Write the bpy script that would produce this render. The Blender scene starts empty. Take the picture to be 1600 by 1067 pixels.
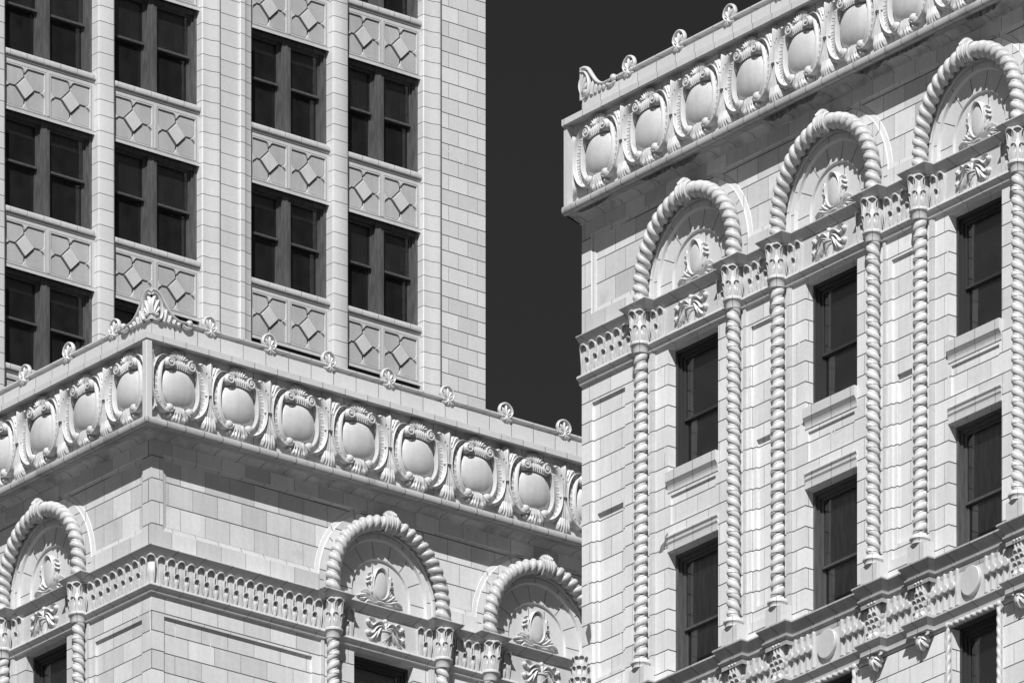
import bpy, math, random
from mathutils import Vector, Matrix
from mathutils.geometry import delaunay_2d_cdt
random.seed(7)
PI = math.pi
S = bpy.context.scene
C = S.collection

# ------------------------------------------------------------------ camera, sky, sun, exposure
YH, XA, XB = 7500.0, -13520.0, 24450.0              # horizon row and the two vanishing columns (1600 px wide photo)
F = math.sqrt((XB - 800) * (800 - XA))
_n = math.hypot(XB - 800, F)
UX, UY = (XB - 800) / _n, F / _n
Z0 = 215.0
_ox, _oy = (237 - 800) / F * Z0, Z0
CAMX, CAMY = -_ox * UX - _oy * UY, _ox * UY - _oy * UX
cam = bpy.data.cameras.new('camera')
cam.lens = F / 1600 * 36
cam.sensor_width = 36
cam.shift_y = (YH - 533.5) / 1600
cam.clip_start, cam.clip_end = 1.0, 5000
camo = bpy.data.objects.new('camera', cam)
C.objects.link(camo)
camo.location = (CAMX, CAMY, 1.6)
camo.rotation_euler = (PI / 2, 0, -math.atan2(UY, UX))
S.camera = camo

SUN_ALT = math.radians(44.5)
SUN_AZ = (-0.713, -0.701)                           # horizontal direction towards the sun
w = bpy.data.worlds.new('World')
S.world = w
w.use_nodes = True
nt = w.node_tree
bg = nt.nodes['Background']
sky = nt.nodes.new('ShaderNodeTexSky')
sky.sky_type = 'NISHITA'
sky.sun_disc = False
sky.sun_elevation = SUN_ALT
sky.sun_rotation = math.atan2(SUN_AZ[0], SUN_AZ[1])
sky.air_density = 1.0
sky.dust_density = 0.6
sep = nt.nodes.new('ShaderNodeSeparateColor')       # black-and-white film behind a red filter
nt.links.new(sky.outputs[0], sep.inputs[0])
fl = nt.nodes.new('ShaderNodeMath'); fl.operation = 'MULTIPLY_ADD'
fl.inputs[1].default_value = -0.30
nt.links.new(sep.outputs['Blue'], fl.inputs[0])
nt.links.new(sep.outputs['Red'], fl.inputs[2])
mx = nt.nodes.new('ShaderNodeMath'); mx.operation = 'MAXIMUM'; mx.inputs[1].default_value = 0.0
nt.links.new(fl.outputs[0], mx.inputs[0])
nt.links.new(mx.outputs[0], bg.inputs['Color'])
bg.inputs['Strength'].default_value = 0.06

sun = bpy.data.lights.new('sun', 'SUN')
sun.energy = 4.6
sun.angle = math.radians(0.5)
sun.color = (1.0, 1.0, 1.0)
suno = bpy.data.objects.new('sun', sun)
C.objects.link(suno)
_d = Vector((SUN_AZ[0] * math.cos(SUN_ALT), SUN_AZ[1] * math.cos(SUN_ALT), math.sin(SUN_ALT)))
suno.rotation_euler = _d.to_track_quat('Z', 'Y').to_euler()
suno.location = (-60, -80, 160)
S.view_settings.view_transform = 'Standard'
S.view_settings.look = 'None'
S.view_settings.exposure = 0.32
S.view_settings.gamma = 1.0

# ------------------------------------------------------------------ materials
def g(v): return (v, v, v, 1)

def stone(name, base=0.62, row=None, brick=0.5, oz=0.0, ox=0.0, mortar=0.0065, var=0.05, stain=0.06,
          rough=0.42, dirt=None, offset=0.5, jcol=0.07, streak=0.05):
    m = bpy.data.materials.new(name); m.use_nodes = True
    t = m.node_tree; N = t.nodes; L = t.links
    b = N['Principled BSDF']
    b.inputs['Roughness'].default_value = rough
    b.inputs['Specular IOR Level'].default_value = 0.35
    tc = N.new('ShaderNodeTexCoord'); sp = N.new('ShaderNodeSeparateXYZ'); L.new(tc.outputs['Object'], sp.inputs[0])
    def math_(op, a, b_=None, c=None):
        n = N.new('ShaderNodeMath'); n.operation = op
        for i, v in enumerate((a, b_, c)):
            if v is None: continue
            if hasattr(v, 'links') or hasattr(v, 'is_linked'): L.new(v, n.inputs[i])
            else: n.inputs[i].default_value = v
        return n.outputs[0]
    # two noises: broad weathering and vertical streaks
    info = N.new('ShaderNodeObjectInfo')
    addv = N.new('ShaderNodeVectorMath'); addv.operation = 'ADD'
    L.new(tc.outputs['Object'], addv.inputs[0]); L.new(info.outputs['Location'], addv.inputs[1])
    n1 = N.new('ShaderNodeTexNoise'); n1.inputs['Scale'].default_value = 0.9; n1.inputs['Detail'].default_value = 5
    L.new(addv.outputs[0], n1.inputs['Vector'])
    mp = N.new('ShaderNodeMapping'); mp.inputs['Scale'].default_value = (9, 9, 0.7); L.new(addv.outputs[0], mp.inputs[0])
    n2 = N.new('ShaderNodeTexNoise'); n2.inputs['Scale'].default_value = 1.0; n2.inputs['Detail'].default_value = 4
    L.new(mp.outputs[0], n2.inputs['Vector'])
    f = math_('MULTIPLY_ADD', n1.outputs['Fac'], 2 * stain, 1 - stain)
    f2 = math_('MULTIPLY_ADD', n2.outputs['Fac'], 2 * streak, 1 - streak)
    f = math_('MULTIPLY', f, f2)
    fine = N.new('ShaderNodeTexNoise'); fine.inputs['Scale'].default_value = 14; fine.inputs['Detail'].default_value = 6
    L.new(addv.outputs[0], fine.inputs['Vector'])
    f3 = math_('MULTIPLY_ADD', fine.outputs['Fac'], 0.22, 0.89)
    f = math_('MULTIPLY', f, f3)
    if row:
        u = math_('ADD', sp.outputs['X'], sp.outputs['Y']); u = math_('ADD', u, ox)
        v = math_('ADD', sp.outputs['Z'], oz)
        cb = N.new('ShaderNodeCombineXYZ'); L.new(u, cb.inputs[0]); L.new(v, cb.inputs[1])
        br = N.new('ShaderNodeTexBrick'); L.new(cb.outputs[0], br.inputs['Vector'])
        br.offset = offset; br.squash = 1.0
        br.inputs['Scale'].default_value = 1.0
        br.inputs['Brick Width'].default_value = brick
        br.inputs['Row Height'].default_value = row
        br.inputs['Mortar Size'].default_value = mortar
        br.inputs['Mortar Smooth'].default_value = 0.25
        br.inputs['Bias'].default_value = 0.0
        br.inputs['Color1'].default_value = g(base * (1 - var)); br.inputs['Color2'].default_value = g(base * (1 + var))
        br.inputs['Mortar'].default_value = g(jcol)
        col = br.outputs['Color']
        fac = br.outputs['Fac']
        if brick < 5 and row < 2:                       # bed joints are wider and sootier than the upright ones
            br.inputs['Mortar'].default_value = g(base * .42); br.inputs['Mortar Size'].default_value = mortar * .75
            b2 = N.new('ShaderNodeTexBrick'); L.new(cb.outputs[0], b2.inputs['Vector'])
            b2.inputs['Scale'].default_value = 1.0; b2.inputs['Brick Width'].default_value = 400; b2.inputs['Row Height'].default_value = row
            b2.inputs['Mortar Size'].default_value = mortar * 1.25; b2.inputs['Mortar Smooth'].default_value = 0.3
            m2 = N.new('ShaderNodeMix'); m2.data_type = 'RGBA'
            L.new(b2.outputs['Fac'], m2.inputs['Factor']); L.new(col, m2.inputs['A']); m2.inputs['B'].default_value = g(jcol)
            col = m2.outputs['Result']
            fac = math_('MAXIMUM', br.outputs['Fac'], b2.outputs['Fac'])
        bp = N.new('ShaderNodeBump'); bp.inputs['Strength'].default_value = 0.5; bp.inputs['Distance'].default_value = 0.01
        inv = math_('SUBTRACT', 1.0, fac); 
        h = math_('MULTIPLY_ADD', fine.outputs['Fac'], 0.12, inv)
        L.new(h, bp.inputs['Height']); L.new(bp.outputs[0], b.inputs['Normal'])
    else:
        rgb = N.new('ShaderNodeRGB'); rgb.outputs[0].default_value = g(base); col = rgb.outputs[0]
        bp = N.new('ShaderNodeBump'); bp.inputs['Strength'].default_value = 0.35; bp.inputs['Distance'].default_value = 0.006
        L.new(fine.outputs['Fac'], bp.inputs['Height']); L.new(bp.outputs[0], b.inputs['Normal'])
    mulc = N.new('ShaderNodeMix'); mulc.data_type = 'RGBA'; mulc.blend_type = 'MULTIPLY'; mulc.inputs['Factor'].default_value = 1
    cf = N.new('ShaderNodeCombineColor')
    for i in range(3): L.new(f, cf.inputs[i])
    L.new(col, mulc.inputs['A']); L.new(cf.outputs[0], mulc.inputs['B'])
    out = mulc.outputs['Result']
    if dirt:                                            # soot patches with ragged edges
        thr, dcol, sc = dirt
        n3 = N.new('ShaderNodeTexNoise'); n3.inputs['Scale'].default_value = sc; n3.inputs['Detail'].default_value = 8; n3.inputs['Roughness'].default_value = 0.65
        L.new(addv.outputs[0], n3.inputs['Vector'])
        rmp = N.new('ShaderNodeValToRGB'); rmp.color_ramp.elements[0].position = thr; rmp.color_ramp.elements[1].position = thr + 0.2
        L.new(n3.outputs['Fac'], rmp.inputs[0])
        mm = N.new('ShaderNodeMix'); mm.data_type = 'RGBA'
        L.new(rmp.outputs[0], mm.inputs['Factor']); L.new(out, mm.inputs['A']); mm.inputs['B'].default_value = g(dcol)
        out = mm.outputs['Result']
    L.new(out, b.inputs['Base Color'])
    return m

def plain(name, v, rough=0.5, spec=0.4, noise=0.0):
    m = bpy.data.materials.new(name); m.use_nodes = True
    t = m.node_tree; b = t.nodes['Principled BSDF']
    b.inputs['Base Color'].default_value = g(v); b.inputs['Roughness'].default_value = rough
    b.inputs['Specular IOR Level'].default_value = spec
    if noise:
        n = t.nodes.new('ShaderNodeTexNoise'); n.inputs['Scale'].default_value = 5; n.inputs['Detail'].default_value = 6
        tc = t.nodes.new('ShaderNodeTexCoord'); mp = t.nodes.new('ShaderNodeMapping'); mp.inputs['Scale'].default_value = (3, 3, .5)
        t.links.new(tc.outputs['Object'], mp.inputs[0]); t.links.new(mp.outputs[0], n.inputs['Vector'])
        r = t.nodes.new('ShaderNodeValToRGB'); r.color_ramp.elements[0].position = 0.3; r.color_ramp.elements[1].position = 0.7
        r.color_ramp.elements[0].color = g(v * (1 - noise)); r.color_ramp.elements[1].color = g(v * (1 + noise))
        t.links.new(n.outputs['Fac'], r.inputs[0]); t.links.new(r.outputs[0], b.inputs['Base Color'])
    return m

def glass(name):
    m = bpy.data.materials.new(name); m.use_nodes = True
    t = m.node_tree; N = t.nodes; L = t.links
    N.remove(N['Principled BSDF'])
    tr = N.new('ShaderNodeBsdfTransparent'); tr.inputs[0].default_value = g(0.8)
    gl = N.new('ShaderNodeBsdfGlossy'); gl.inputs['Roughness'].default_value = 0.03; gl.inputs[0].default_value = g(0.9)
    fr = N.new('ShaderNodeFresnel'); fr.inputs[0].default_value = 1.5
    nz = N.new('ShaderNodeTexNoise'); nz.inputs['Scale'].default_value = 1.3
    tc = N.new('ShaderNodeTexCoord'); L.new(tc.outputs['Object'], nz.inputs['Vector'])
    bp = N.new('ShaderNodeBump'); bp.inputs['Strength'].default_value = 0.15; bp.inputs['Distance'].default_value = 0.05
    L.new(nz.outputs['Fac'], bp.inputs['Height']); L.new(bp.outputs[0], gl.inputs['Normal'])
    mx = N.new('ShaderNodeMixShader'); L.new(fr.outputs[0], mx.inputs[0]); L.new(tr.outputs[0], mx.inputs[1]); L.new(gl.outputs[0], mx.inputs[2])
    df = N.new('ShaderNodeBsdfDiffuse'); df.inputs[0].default_value = g(0.5)          # a film of dust on the pane
    n2 = N.new('ShaderNodeTexNoise'); n2.inputs['Scale'].default_value = 2.5; n2.inputs['Detail'].default_value = 5; L.new(tc.outputs['Object'], n2.inputs['Vector'])
    ml = N.new('ShaderNodeMath'); ml.operation = 'MULTIPLY_ADD'; ml.inputs[1].default_value = 0.038; ml.inputs[2].default_value = 0.005; L.new(n2.outputs['Fac'], ml.inputs[0])
    m3 = N.new('ShaderNodeMixShader'); L.new(ml.outputs[0], m3.inputs[0]); L.new(mx.outputs[0], m3.inputs[1]); L.new(df.outputs[0], m3.inputs[2])
    L.new(m3.outputs[0], N['Material Output'].inputs['Surface'])
    return m

M = {}
M['wall_up'] = stone('terracotta ashlar upper', 0.585, .413, .56, oz=-79.686 + .413 * 200, ox=.1, var=.17, stain=.15, streak=.12, mortar=.008, dirt=(.60, .40, 1.1))
M['wall_low'] = stone('terracotta ashlar lower', 0.60, .351, .60, oz=-78.09 + .351 * 230, ox=.0, var=.14, stain=.14, streak=.12, mortar=.008, dirt=(.62, .40, 1.0))
M['wall_low_c'] = stone('terracotta ashlar lower, whiter glaze', 0.68, .351, .60, oz=-78.09 + .351 * 230, ox=.0, var=.09, stain=.13, streak=.12, mortar=.0085, dirt=(.64, .48, .9))
M['wall_tower'] = stone('tower ashlar', 0.60, .3665, .58, oz=-115.774 + .3665 * 320, ox=-45.716 + .58 * 80, var=.11, stain=.10, mortar=.009)
M['pier'] = stone('tower pier terracotta', 0.57, .3665, 50, oz=-115.774 + .3665 * 320, ox=20, stain=.1, var=.05, mortar=.008)
M['spandrel'] = stone('tower spandrel terracotta', 0.50, None, stain=.14, streak=.10)
M['petal'] = stone('tower spandrel field', 0.40, None, stain=.30, streak=.12)
M['lozenge'] = stone('tower lozenge', 0.54, None, stain=.12, streak=.08)
M['sill'] = stone('tower sill terracotta', 0.66, 6, .48, oz=3, var=.04, stain=.12, streak=.15, mortar=.005)
M['orn'] = stone('ornament terracotta', 0.52, None, stain=.20, streak=.12, dirt=(.62, .30, 2.2))
M['tymp'] = stone('tympanum terracotta', 0.58, None, stain=.12, streak=.08)
M['shelf'] = stone('weathered shelf terracotta', 0.34, 60, .62, oz=30, ox=.25, var=.10, mortar=.008, stain=.25, streak=.25)
M['boss'] = stone('boss terracotta', 0.53, None, stain=.22, rough=.40, streak=.16)
M['mould'] = stone('moulding terracotta', 0.57, 60, .52, oz=30, var=.04, mortar=.006, stain=.07)
M['cove'] = stone('cove terracotta', 0.60, 60, .52, oz=30, ox=.2, var=.06, mortar=.008, stain=.12, dirt=(.50, .20, 1.0))
M['torus'] = stone('torus terracotta', 0.42, 60, .42, oz=30, var=.07, mortar=.008, stain=.12, dirt=(.54, .20, 1.6))
M['ledge'] = stone('ledge terracotta', 0.50, 60, .62, oz=30, ox=.25, var=.06, mortar=.007, stain=.10)
M['rope'] = stone('rope terracotta', 0.52, .351, 90, oz=-78.09 + .351 * 230, ox=40, var=.03, mortar=.008, stain=.2, streak=.1)
M['ropearch'] = stone('rope arch terracotta', 0.48, None, stain=.22, streak=.16, dirt=(.60, .26, 2.5))
M['joint'] = plain('joint mortar and groove shade', 0.08, .9, .1)  # real joints, and the painted shade of the strap's incised ticks
M['patch'] = plain('repair mortar', 0.68, .8, .1)
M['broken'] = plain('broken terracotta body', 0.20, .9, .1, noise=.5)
M['caulk'] = plain('caulk strip', 0.13, .7)
M['frame_d'] = plain('dark window paint', 0.035, .45)
M['frame_g'] = plain('grey window paint', 0.08, .5, noise=.35)
M['sash_g'] = plain('dark grey sash paint', 0.075, .45, noise=.25)
M['room'] = plain('room painted dark', 0.075, .9, .0)  # dimness of the unlit interior put into the colour
M['blind'] = plain('blind slat', 0.30, .6)
_t = M['blind'].node_tree; _b = _t.nodes['Principled BSDF']         # fine horizontal slats of the blind
_tc = _t.nodes.new('ShaderNodeTexCoord'); _wv = _t.nodes.new('ShaderNodeTexWave'); _wv.bands_direction = 'Z'; _wv.inputs['Scale'].default_value = 9.0
_wv.inputs['Distortion'].default_value = 0.0; _wv.inputs['Detail'].default_value = 1
_rp = _t.nodes.new('ShaderNodeValToRGB'); _rp.color_ramp.elements[0].color = g(.22); _rp.color_ramp.elements[1].color = g(.50)
_t.links.new(_tc.outputs['Object'], _wv.inputs['Vector']); _t.links.new(_wv.outputs['Fac'], _rp.inputs[0]); _t.links.new(_rp.outputs[0], _b.inputs['Base Color'])
M['shade'] = plain('roller shade', 0.17, .8, noise=.25)
M['pane_grey'] = plain('added pane grey', 0.40, .8, noise=.3)  # colour standing in for soft grey reflections in the glass
M['glass'] = glass('window glass')
M['ground'] = stone('paving', 0.22, 1.2, 1.2, mortar=.01)
M['roof'] = plain('roof felt', 0.12, .9)

# ------------------------------------------------------------------ mesh builder
LEAF = [(-.5, 0), (-.36, .72), (-.15, .5), (0, .95), (.15, .5), (.36, .72), (.5, 0)]
FLUTE = [(-.5, 0), (-.5, .45), (-.44, .85), (-.34, .5), (-.25, .55), (-.19, .95), (-.1, .55), (-.05, .6), (0, 1.1), (.05, .6), (.1, .55), (.19, .95), (.25, .55), (.34, .5), (.44, .85), (.5, .45), (.5, 0)]
ROUND = [(-.5, 0), (-.42, .55), (-.22, .92), (0, 1), (.22, .92), (.42, .55), (.5, 0)]
BROAD = [(-.5, 0), (-.47, .62), (-.25, .82), (-.06, .9), (0, 1), (.06, .9), (.25, .82), (.47, .62), (.5, 0)]
RIM = [(-.5, 0), (-.48, 1), (-.34, 1.05), (-.24, .62), (.05, .5), (.28, .62), (.38, .8), (.5, .72), (.5, 0)]

def cat(pts, n):
    if len(pts) == 2:
        return [tuple(pts[0][k] + (pts[1][k] - pts[0][k]) * i / (n - 1) for k in range(len(pts[0]))) for i in range(n)]
    P = [pts[0]] + list(pts) + [pts[-1]]
    out = []
    seg = len(pts) - 1
    for i in range(n):
        t = i / (n - 1) * seg; k = min(int(t), seg - 1); t -= k
        a, b, c, d = P[k], P[k + 1], P[k + 2], P[k + 3]
        out.append(tuple(.5 * (2 * b[j] + (c[j] - a[j]) * t + (2 * a[j] - 5 * b[j] + 4 * c[j] - d[j]) * t * t + (3 * b[j] - a[j] - 3 * c[j] + d[j]) * t ** 3) for j in range(len(b))))
    return out

def lin(vals, t):
    if not hasattr(vals, '__len__'): return vals
    x = t * (len(vals) - 1); k = min(int(x), len(vals) - 2)
    return vals[k] + (vals[k + 1] - vals[k]) * (x - k)

def inset(poly, d):
    n = len(poly); out = []
    ar = sum(poly[i][0] * poly[(i + 1) % n][1] - poly[(i + 1) % n][0] * poly[i][1] for i in range(n))
    s = 1 if ar > 0 else -1
    for i in range(n):
        p0, p1, p2 = poly[i - 1], poly[i], poly[(i + 1) % n]
        e1 = Vector((p1[0] - p0[0], p1[1] - p0[1])).normalized(); e2 = Vector((p2[0] - p1[0], p2[1] - p1[1])).normalized()
        n1 = Vector((-e1.y, e1.x)) * s; n2 = Vector((-e2.y, e2.x)) * s
        m = n1 + n2
        m = m / max(.35, m.length_squared / 2) if m.length > 1e-6 else n1
        out.append((p1[0] + m.x * d, p1[1] + m.y * d))
    return out

class MB:
    def __init__(s): s.v = []; s.f = []; s.m = []
    def add(s, vs, fs, mi=0):
        o = len(s.v); s.v += [tuple(v) for v in vs]
        s.f += [tuple(i + o for i in f) for f in fs]; s.m += [mi] * len(fs)
    def quad(s, a, b, c, d, mi=0): s.add([a, b, c, d], [(0, 1, 2, 3)], mi)
    def box(s, x0, x1, y0, y1, z0, z1, mi=0):
        v = [(x0, y0, z0), (x1, y0, z0), (x1, y1, z0), (x0, y1, z0), (x0, y0, z1), (x1, y0, z1), (x1, y1, z1), (x0, y1, z1)]
        s.add(v, [(0, 1, 5, 4), (1, 2, 6, 5), (2, 3, 7, 6), (3, 0, 4, 7), (4, 5, 6, 7), (3, 2, 1, 0)], mi)
    def loop(s, A, B, mi=0):            # two closed loops of 3D points
        n = len(A); s.add(list(A) + list(B), [(i, (i + 1) % n, n + (i + 1) % n, n + i) for i in range(n)], mi)
    def prism(s, poly, yf, yb, mi=0, bev=0.0):
        A = [(x, yb, z) for x, z in poly]
        if bev:
            Bv = [(x, yf + bev, z) for x, z in poly]; P = inset(poly, bev); Cc = [(x, yf, z) for x, z in P]
            s.loop(A, Bv, mi); s.loop(Bv, Cc, mi); top = Cc
        else:
            top = [(x, yf, z) for x, z in poly]; s.loop(A, top, mi)
        s.add(top, [tuple(range(len(top)))], mi)
    def face(s, poly, y, mi=0): s.add([(x, y, z) for x, z in poly], [tuple(range(len(poly)))], mi)
    def cdt(s, outer, holes, y, mi=0):
        vs = []; es = []
        for L in [outer] + holes:
            o = len(vs); vs += [Vector(p) for p in L]; es += [(o + i, o + (i + 1) % len(L)) for i in range(len(L))]
        r = delaunay_2d_cdt(vs, es, [], 1, 1e-6)
        def inside(P, x, z):
            c = False
            for i in range(len(P)):
                (x1, z1), (x2, z2) = P[i - 1], P[i]
                if (z1 > z) != (z2 > z) and x < (x2 - x1) * (z - z1) / (z2 - z1) + x1: c = not c
            return c
        fs = []
        for f in r[2]:
            x = sum(r[0][i][0] for i in f) / len(f); z = sum(r[0][i][1] for i in f) / len(f)
            if inside(outer, x, z) and not any(inside(h, x, z) for h in holes): fs.append(tuple(f))
        s.add([(p[0], y, p[1]) for p in r[0]], fs, mi)
    def grid(s, fn, nu, nv, cu=False, cv=False, mi=0):
        o = [fn(i / (nu - (0 if cu else 1)), j / (nv - (0 if cv else 1))) for j in range(nv) for i in range(nu)]
        fs = []
        for j in range(nv if cv else nv - 1):
            for i in range(nu if cu else nu - 1):
                a = j * nu + i; b = j * nu + (i + 1) % nu; j2 = (j + 1) % nv
                fs.append((a, b, j2 * nu + (i + 1) % nu, j2 * nu + i))
        s.add(o, fs, mi)
    def sweep(s, pts, wd, h, sec=LEAF, base=0.0, n=12, scal=None, mi=0):
        P = cat(pts, n)
        vs = []; k = len(sec)
        for i, p in enumerate(P):
            a = P[max(0, i - 1)]; b = P[min(n - 1, i + 1)]
            t = Vector((b[0] - a[0], b[1] - a[1])); t = t.normalized() if t.length > 1e-9 else Vector((0, 1))
            nx, nz = -t.y, t.x
            tt = i / (n - 1); W = lin(wd, tt); H = lin(h, tt); B = lin(base, tt)
            if scal: W *= 1 + scal[1] * (abs(math.sin(tt * PI * scal[0])) - .5)
            for (q, l) in sec: vs.append((p[0] + nx * q * W, -(B + l * H), p[1] + nz * q * W))
        fs = [(i * k + j, i * k + j + 1, (i + 1) * k + j + 1, (i + 1) * k + j) for i in range(n - 1) for j in range(k - 1)]
        fs += [tuple(range(k)), tuple(range((n - 1) * k, n * k))]
        s.add(vs, fs, mi)
    def dome(s, cx, cz, rx, rz, h, base=0.0, e=2.0, nr=7, na=28, p=2.0, mi=0, lip=0.0, pw=.5):
        vs = []
        for j in range(nr + 1):
            r = j / nr
            for i in range(na):
                a = 2 * PI * i / na; c, sn = math.cos(a), math.sin(a)
                q = (abs(c) ** e + abs(sn) ** e) ** (-1 / e)
                y = -(base + lip + h * (max(0, 1 - r ** p)) ** pw)
                vs.append((cx + rx * q * r * c, y, cz + rz * q * r * sn))
        fs = [(j * na + i, j * na + (i + 1) % na, (j + 1) * na + (i + 1) % na, (j + 1) * na + i) for j in range(nr) for i in range(na)]
        o = len(vs)
        for i in range(na):
            v = vs[nr * na + i]; vs.append((v[0], 0, v[2]))
        fs += [(nr * na + i, nr * na + (i + 1) % na, o + (i + 1) % na, o + i) for i in range(na)]
        s.add(vs, fs, mi)
    def tube(s, pts, r, k=8, n=None, mi=0):         # pts 3D
        P = cat(pts, n) if n else pts
        N = len(P); vs = []
        for i, p in enumerate(P):
            t = (Vector(P[min(N - 1, i + 1)]) - Vector(P[max(0, i - 1)])).normalized()
            up = Vector((0, 1, 0)) if abs(t.y) < .95 else Vector((1, 0, 0))
            a = t.cross(up).normalized(); b = a.cross(t)
            R = lin(r, i / (N - 1))
            for j in range(k):
                q = 2 * PI * j / k; vs.append(tuple(Vector(p) + a * (R * math.cos(q)) + b * (R * math.sin(q))))
        fs = [(i * k + j, i * k + (j + 1) % k, (i + 1) * k + (j + 1) % k, (i + 1) * k + j) for i in range(N - 1) for j in range(k)]
        fs += [tuple(range(k)), tuple(range((N - 1) * k, N * k))]
        s.add(vs, fs, mi)
    def volute(s, cx, cz, r, y, turns=1.6, d=1, a0=0.0, tr=.018, n=26):
        P = []
        for i in range(n):
            t = i / (n - 1); a = a0 + d * turns * 2 * PI * t; R = r * (1 - .82 * t)
            P.append((cx + R * math.cos(a), -y - .03 * t, cz + R * math.sin(a)))
        s.dome(cx, cz, r, r, y * .25, base=y * .7, nr=3, na=16)
        s.tube(P, [tr, tr * .8, tr * .6], k=6)
        s.dome(cx, cz, r * .25, r * .25, .03, base=y + .01, nr=3, na=10)
    def rope(s, P, Nrm, Bn, R, lead, hand=1, k=20, d=.26, phase=0.0, mi=0, ex=.55, y_scale=1.0, bead=True, turns=1.5):
        N = len(P); L = 0; vs = []
        for i, p in enumerate(P):
            if i: L += (Vector(P[i]) - Vector(P[i - 1])).length
            for j in range(k):
                q = 2 * PI * j / k
                t = ((turns * ((q + 1.5 * PI) % (2 * PI) - PI) + hand * 2 * PI * L / lead + phase) / (2 * PI)) % 1.0
                t = min(t, 1 - t)                       # 0 in the groove, .5 on the crest of a lobe
                gw = .15 if bead else .08
                r = R * (1 - d + (.3 * d * math.exp(-(t / .055) ** 2) if bead else 0)) if t < gw else R * (1 - d + d * math.sqrt(max(0, 1 - ((.5 - t) / (.5 - gw)) ** 2)))
                vs.append(tuple(Vector(p) + Vector(Nrm[i]) * (r * math.cos(q)) + Vector(Bn) * (r * math.sin(q) * y_scale)))
        fs = [(i * k + j, i * k + (j + 1) % k, (i + 1) * k + (j + 1) % k, (i + 1) * k + j) for i in range(N - 1) for j in range(k)]
        fs += [tuple(range(k)), tuple(range((N - 1) * k, N * k))]
        s.add(vs, fs, mi)
    def mirror(s, start=0, fstart=0, cx=0.0):
        vs = [(2 * cx - x, y, z) for x, y, z in s.v[start:]]
        fs = [tuple(reversed([i - start for i in f])) for f in s.f[fstart:]]; ms = s.m[fstart:]
        o = len(s.v); s.v += vs; s.f += [tuple(i + o for i in f) for f in fs]; s.m += ms
    def run(s, prof, path, caps=True, mi=0):        # outward = right-hand side of the path
        n = len(path); offs = []
        for i, p in enumerate(path):
            d1 = Vector(path[i]) - Vector(path[i - 1]) if i else None
            d2 = Vector(path[i + 1]) - Vector(path[i]) if i < n - 1 else None
            d1 = d1.normalized() if d1 else d2.normalized(); d2 = d2.normalized() if d2 else d1
            n1 = Vector((d1.y, -d1.x)); n2 = Vector((d2.y, -d2.x)); m = n1 + n2
            offs.append(m / (m.length_squared / 2))
        k = len(prof)
        vs = [(p[0] + o.x * q[0], p[1] + o.y * q[0], q[1]) for p, o in zip(path, offs) for q in prof]
        for i in range(n - 1):                      # separate strips so joints stay crisp
            s.add(vs[i * k:(i + 2) * k], [(j, j + 1, k + j + 1, k + j) for j in range(k - 1)], mi)
        if caps:
            for i in (0, n - 1): s.add(vs[i * k:(i + 1) * k], [tuple(range(k))], mi)
    def mesh(s, name, mats, smooth=40, recalc=True):
        me = bpy.data.meshes.new(name)
        me.from_pydata(s.v, [], s.f)
        for m in (mats if isinstance(mats, (list, tuple)) else [mats]): me.materials.append(m)
        me.polygons.foreach_set('material_index', s.m)
        me.validate(); 
        import bmesh
        bm = bmesh.new(); bm.from_mesh(me)
        if recalc: bmesh.ops.recalc_face_normals(bm, faces=bm.faces)
        bm.to_mesh(me); bm.free()
        if smooth:
            me.polygons.foreach_set('use_smooth', [True] * len(me.polygons))
            me.set_sharp_from_angle(angle=math.radians(smooth))
        me.update()
        return me

# ------------------------------------------------------------------ objects
def root(name, loc, label, cat_, group=None):
    o = bpy.data.objects.new(name, None); C.objects.link(o); o.location = loc
    o['label'] = label; o['category'] = cat_
    if group: o['group'] = group
    return o

def part(name, me, parent, fac='S', x=0, y=0, z=0, label=None, flip=False, group=None, sc=None):
    """fac 'S': wall along world X facing -Y.  fac 'W': wall along world -Y facing -X."""
    o = bpy.data.objects.new(name, me); C.objects.link(o); o.parent = parent
    wp = Vector((x, y, z)) if fac == 'S' else Vector((y, -x, z))
    o.location = wp - parent.location
    o.rotation_euler = (0, 0, 0 if fac == 'S' else -PI / 2)
    o.scale = (-1 if flip else 1, 1, 1)
    if sc: o.scale = (o.scale[0] * sc[0], sc[1], sc[2])
    if label: o['label'] = label
    if group: o['group'] = group
    return o

def sub(name, me, parent, loc=(0, 0, 0)):
    o = bpy.data.objects.new(name, me); C.objects.link(o); o.parent = parent; o.location = loc
    return o

SHARED = {}
def shared(key, fn):
    if key not in SHARED: SHARED[key] = fn()
    return SHARED[key]

# ground
gm = MB(); gm.quad((-900, -900, 0), (900, -900, 0), (900, 900, 0), (-900, 900, 0))
go = bpy.data.objects.new('ground', gm.mesh('ground', M['ground'], 0)); C.objects.link(go); go['kind'] = 'structure'

CX0 = 12.69                                         # left edge of the right-hand building along the street wall
corner = root('corner_building', (0, 0, 0), 'white terracotta building corner at lower left, two cartouche friezes meeting under a palmette', 'building')
arcade = root('arcaded_building', (0, -CX0, 0), 'white terracotta building at right with three arched bays of twisted columns', 'building')
tower = root('office_tower', (32, 50, 0), 'tall pale tower behind the corner building, paired dark windows over lozenge panels', 'building')

BAYS_C = [15.78, 19.52, 23.30]
BAYS_B = [5.323, 8.995]
BAY_A = -3.30
HALF = 1.275
ZS = 79.53                                          # arch centre height

# ------------------------------------------------------------------ walls of the two arcaded buildings
def arc(cx, cz, r, a0, a1, n): return [(cx + r * math.cos(math.radians(a0 + (a1 - a0) * i / (n - 1))), cz + r * math.sin(math.radians(a0 + (a1 - a0) * i / (n - 1)))) for i in range(n)]

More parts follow.
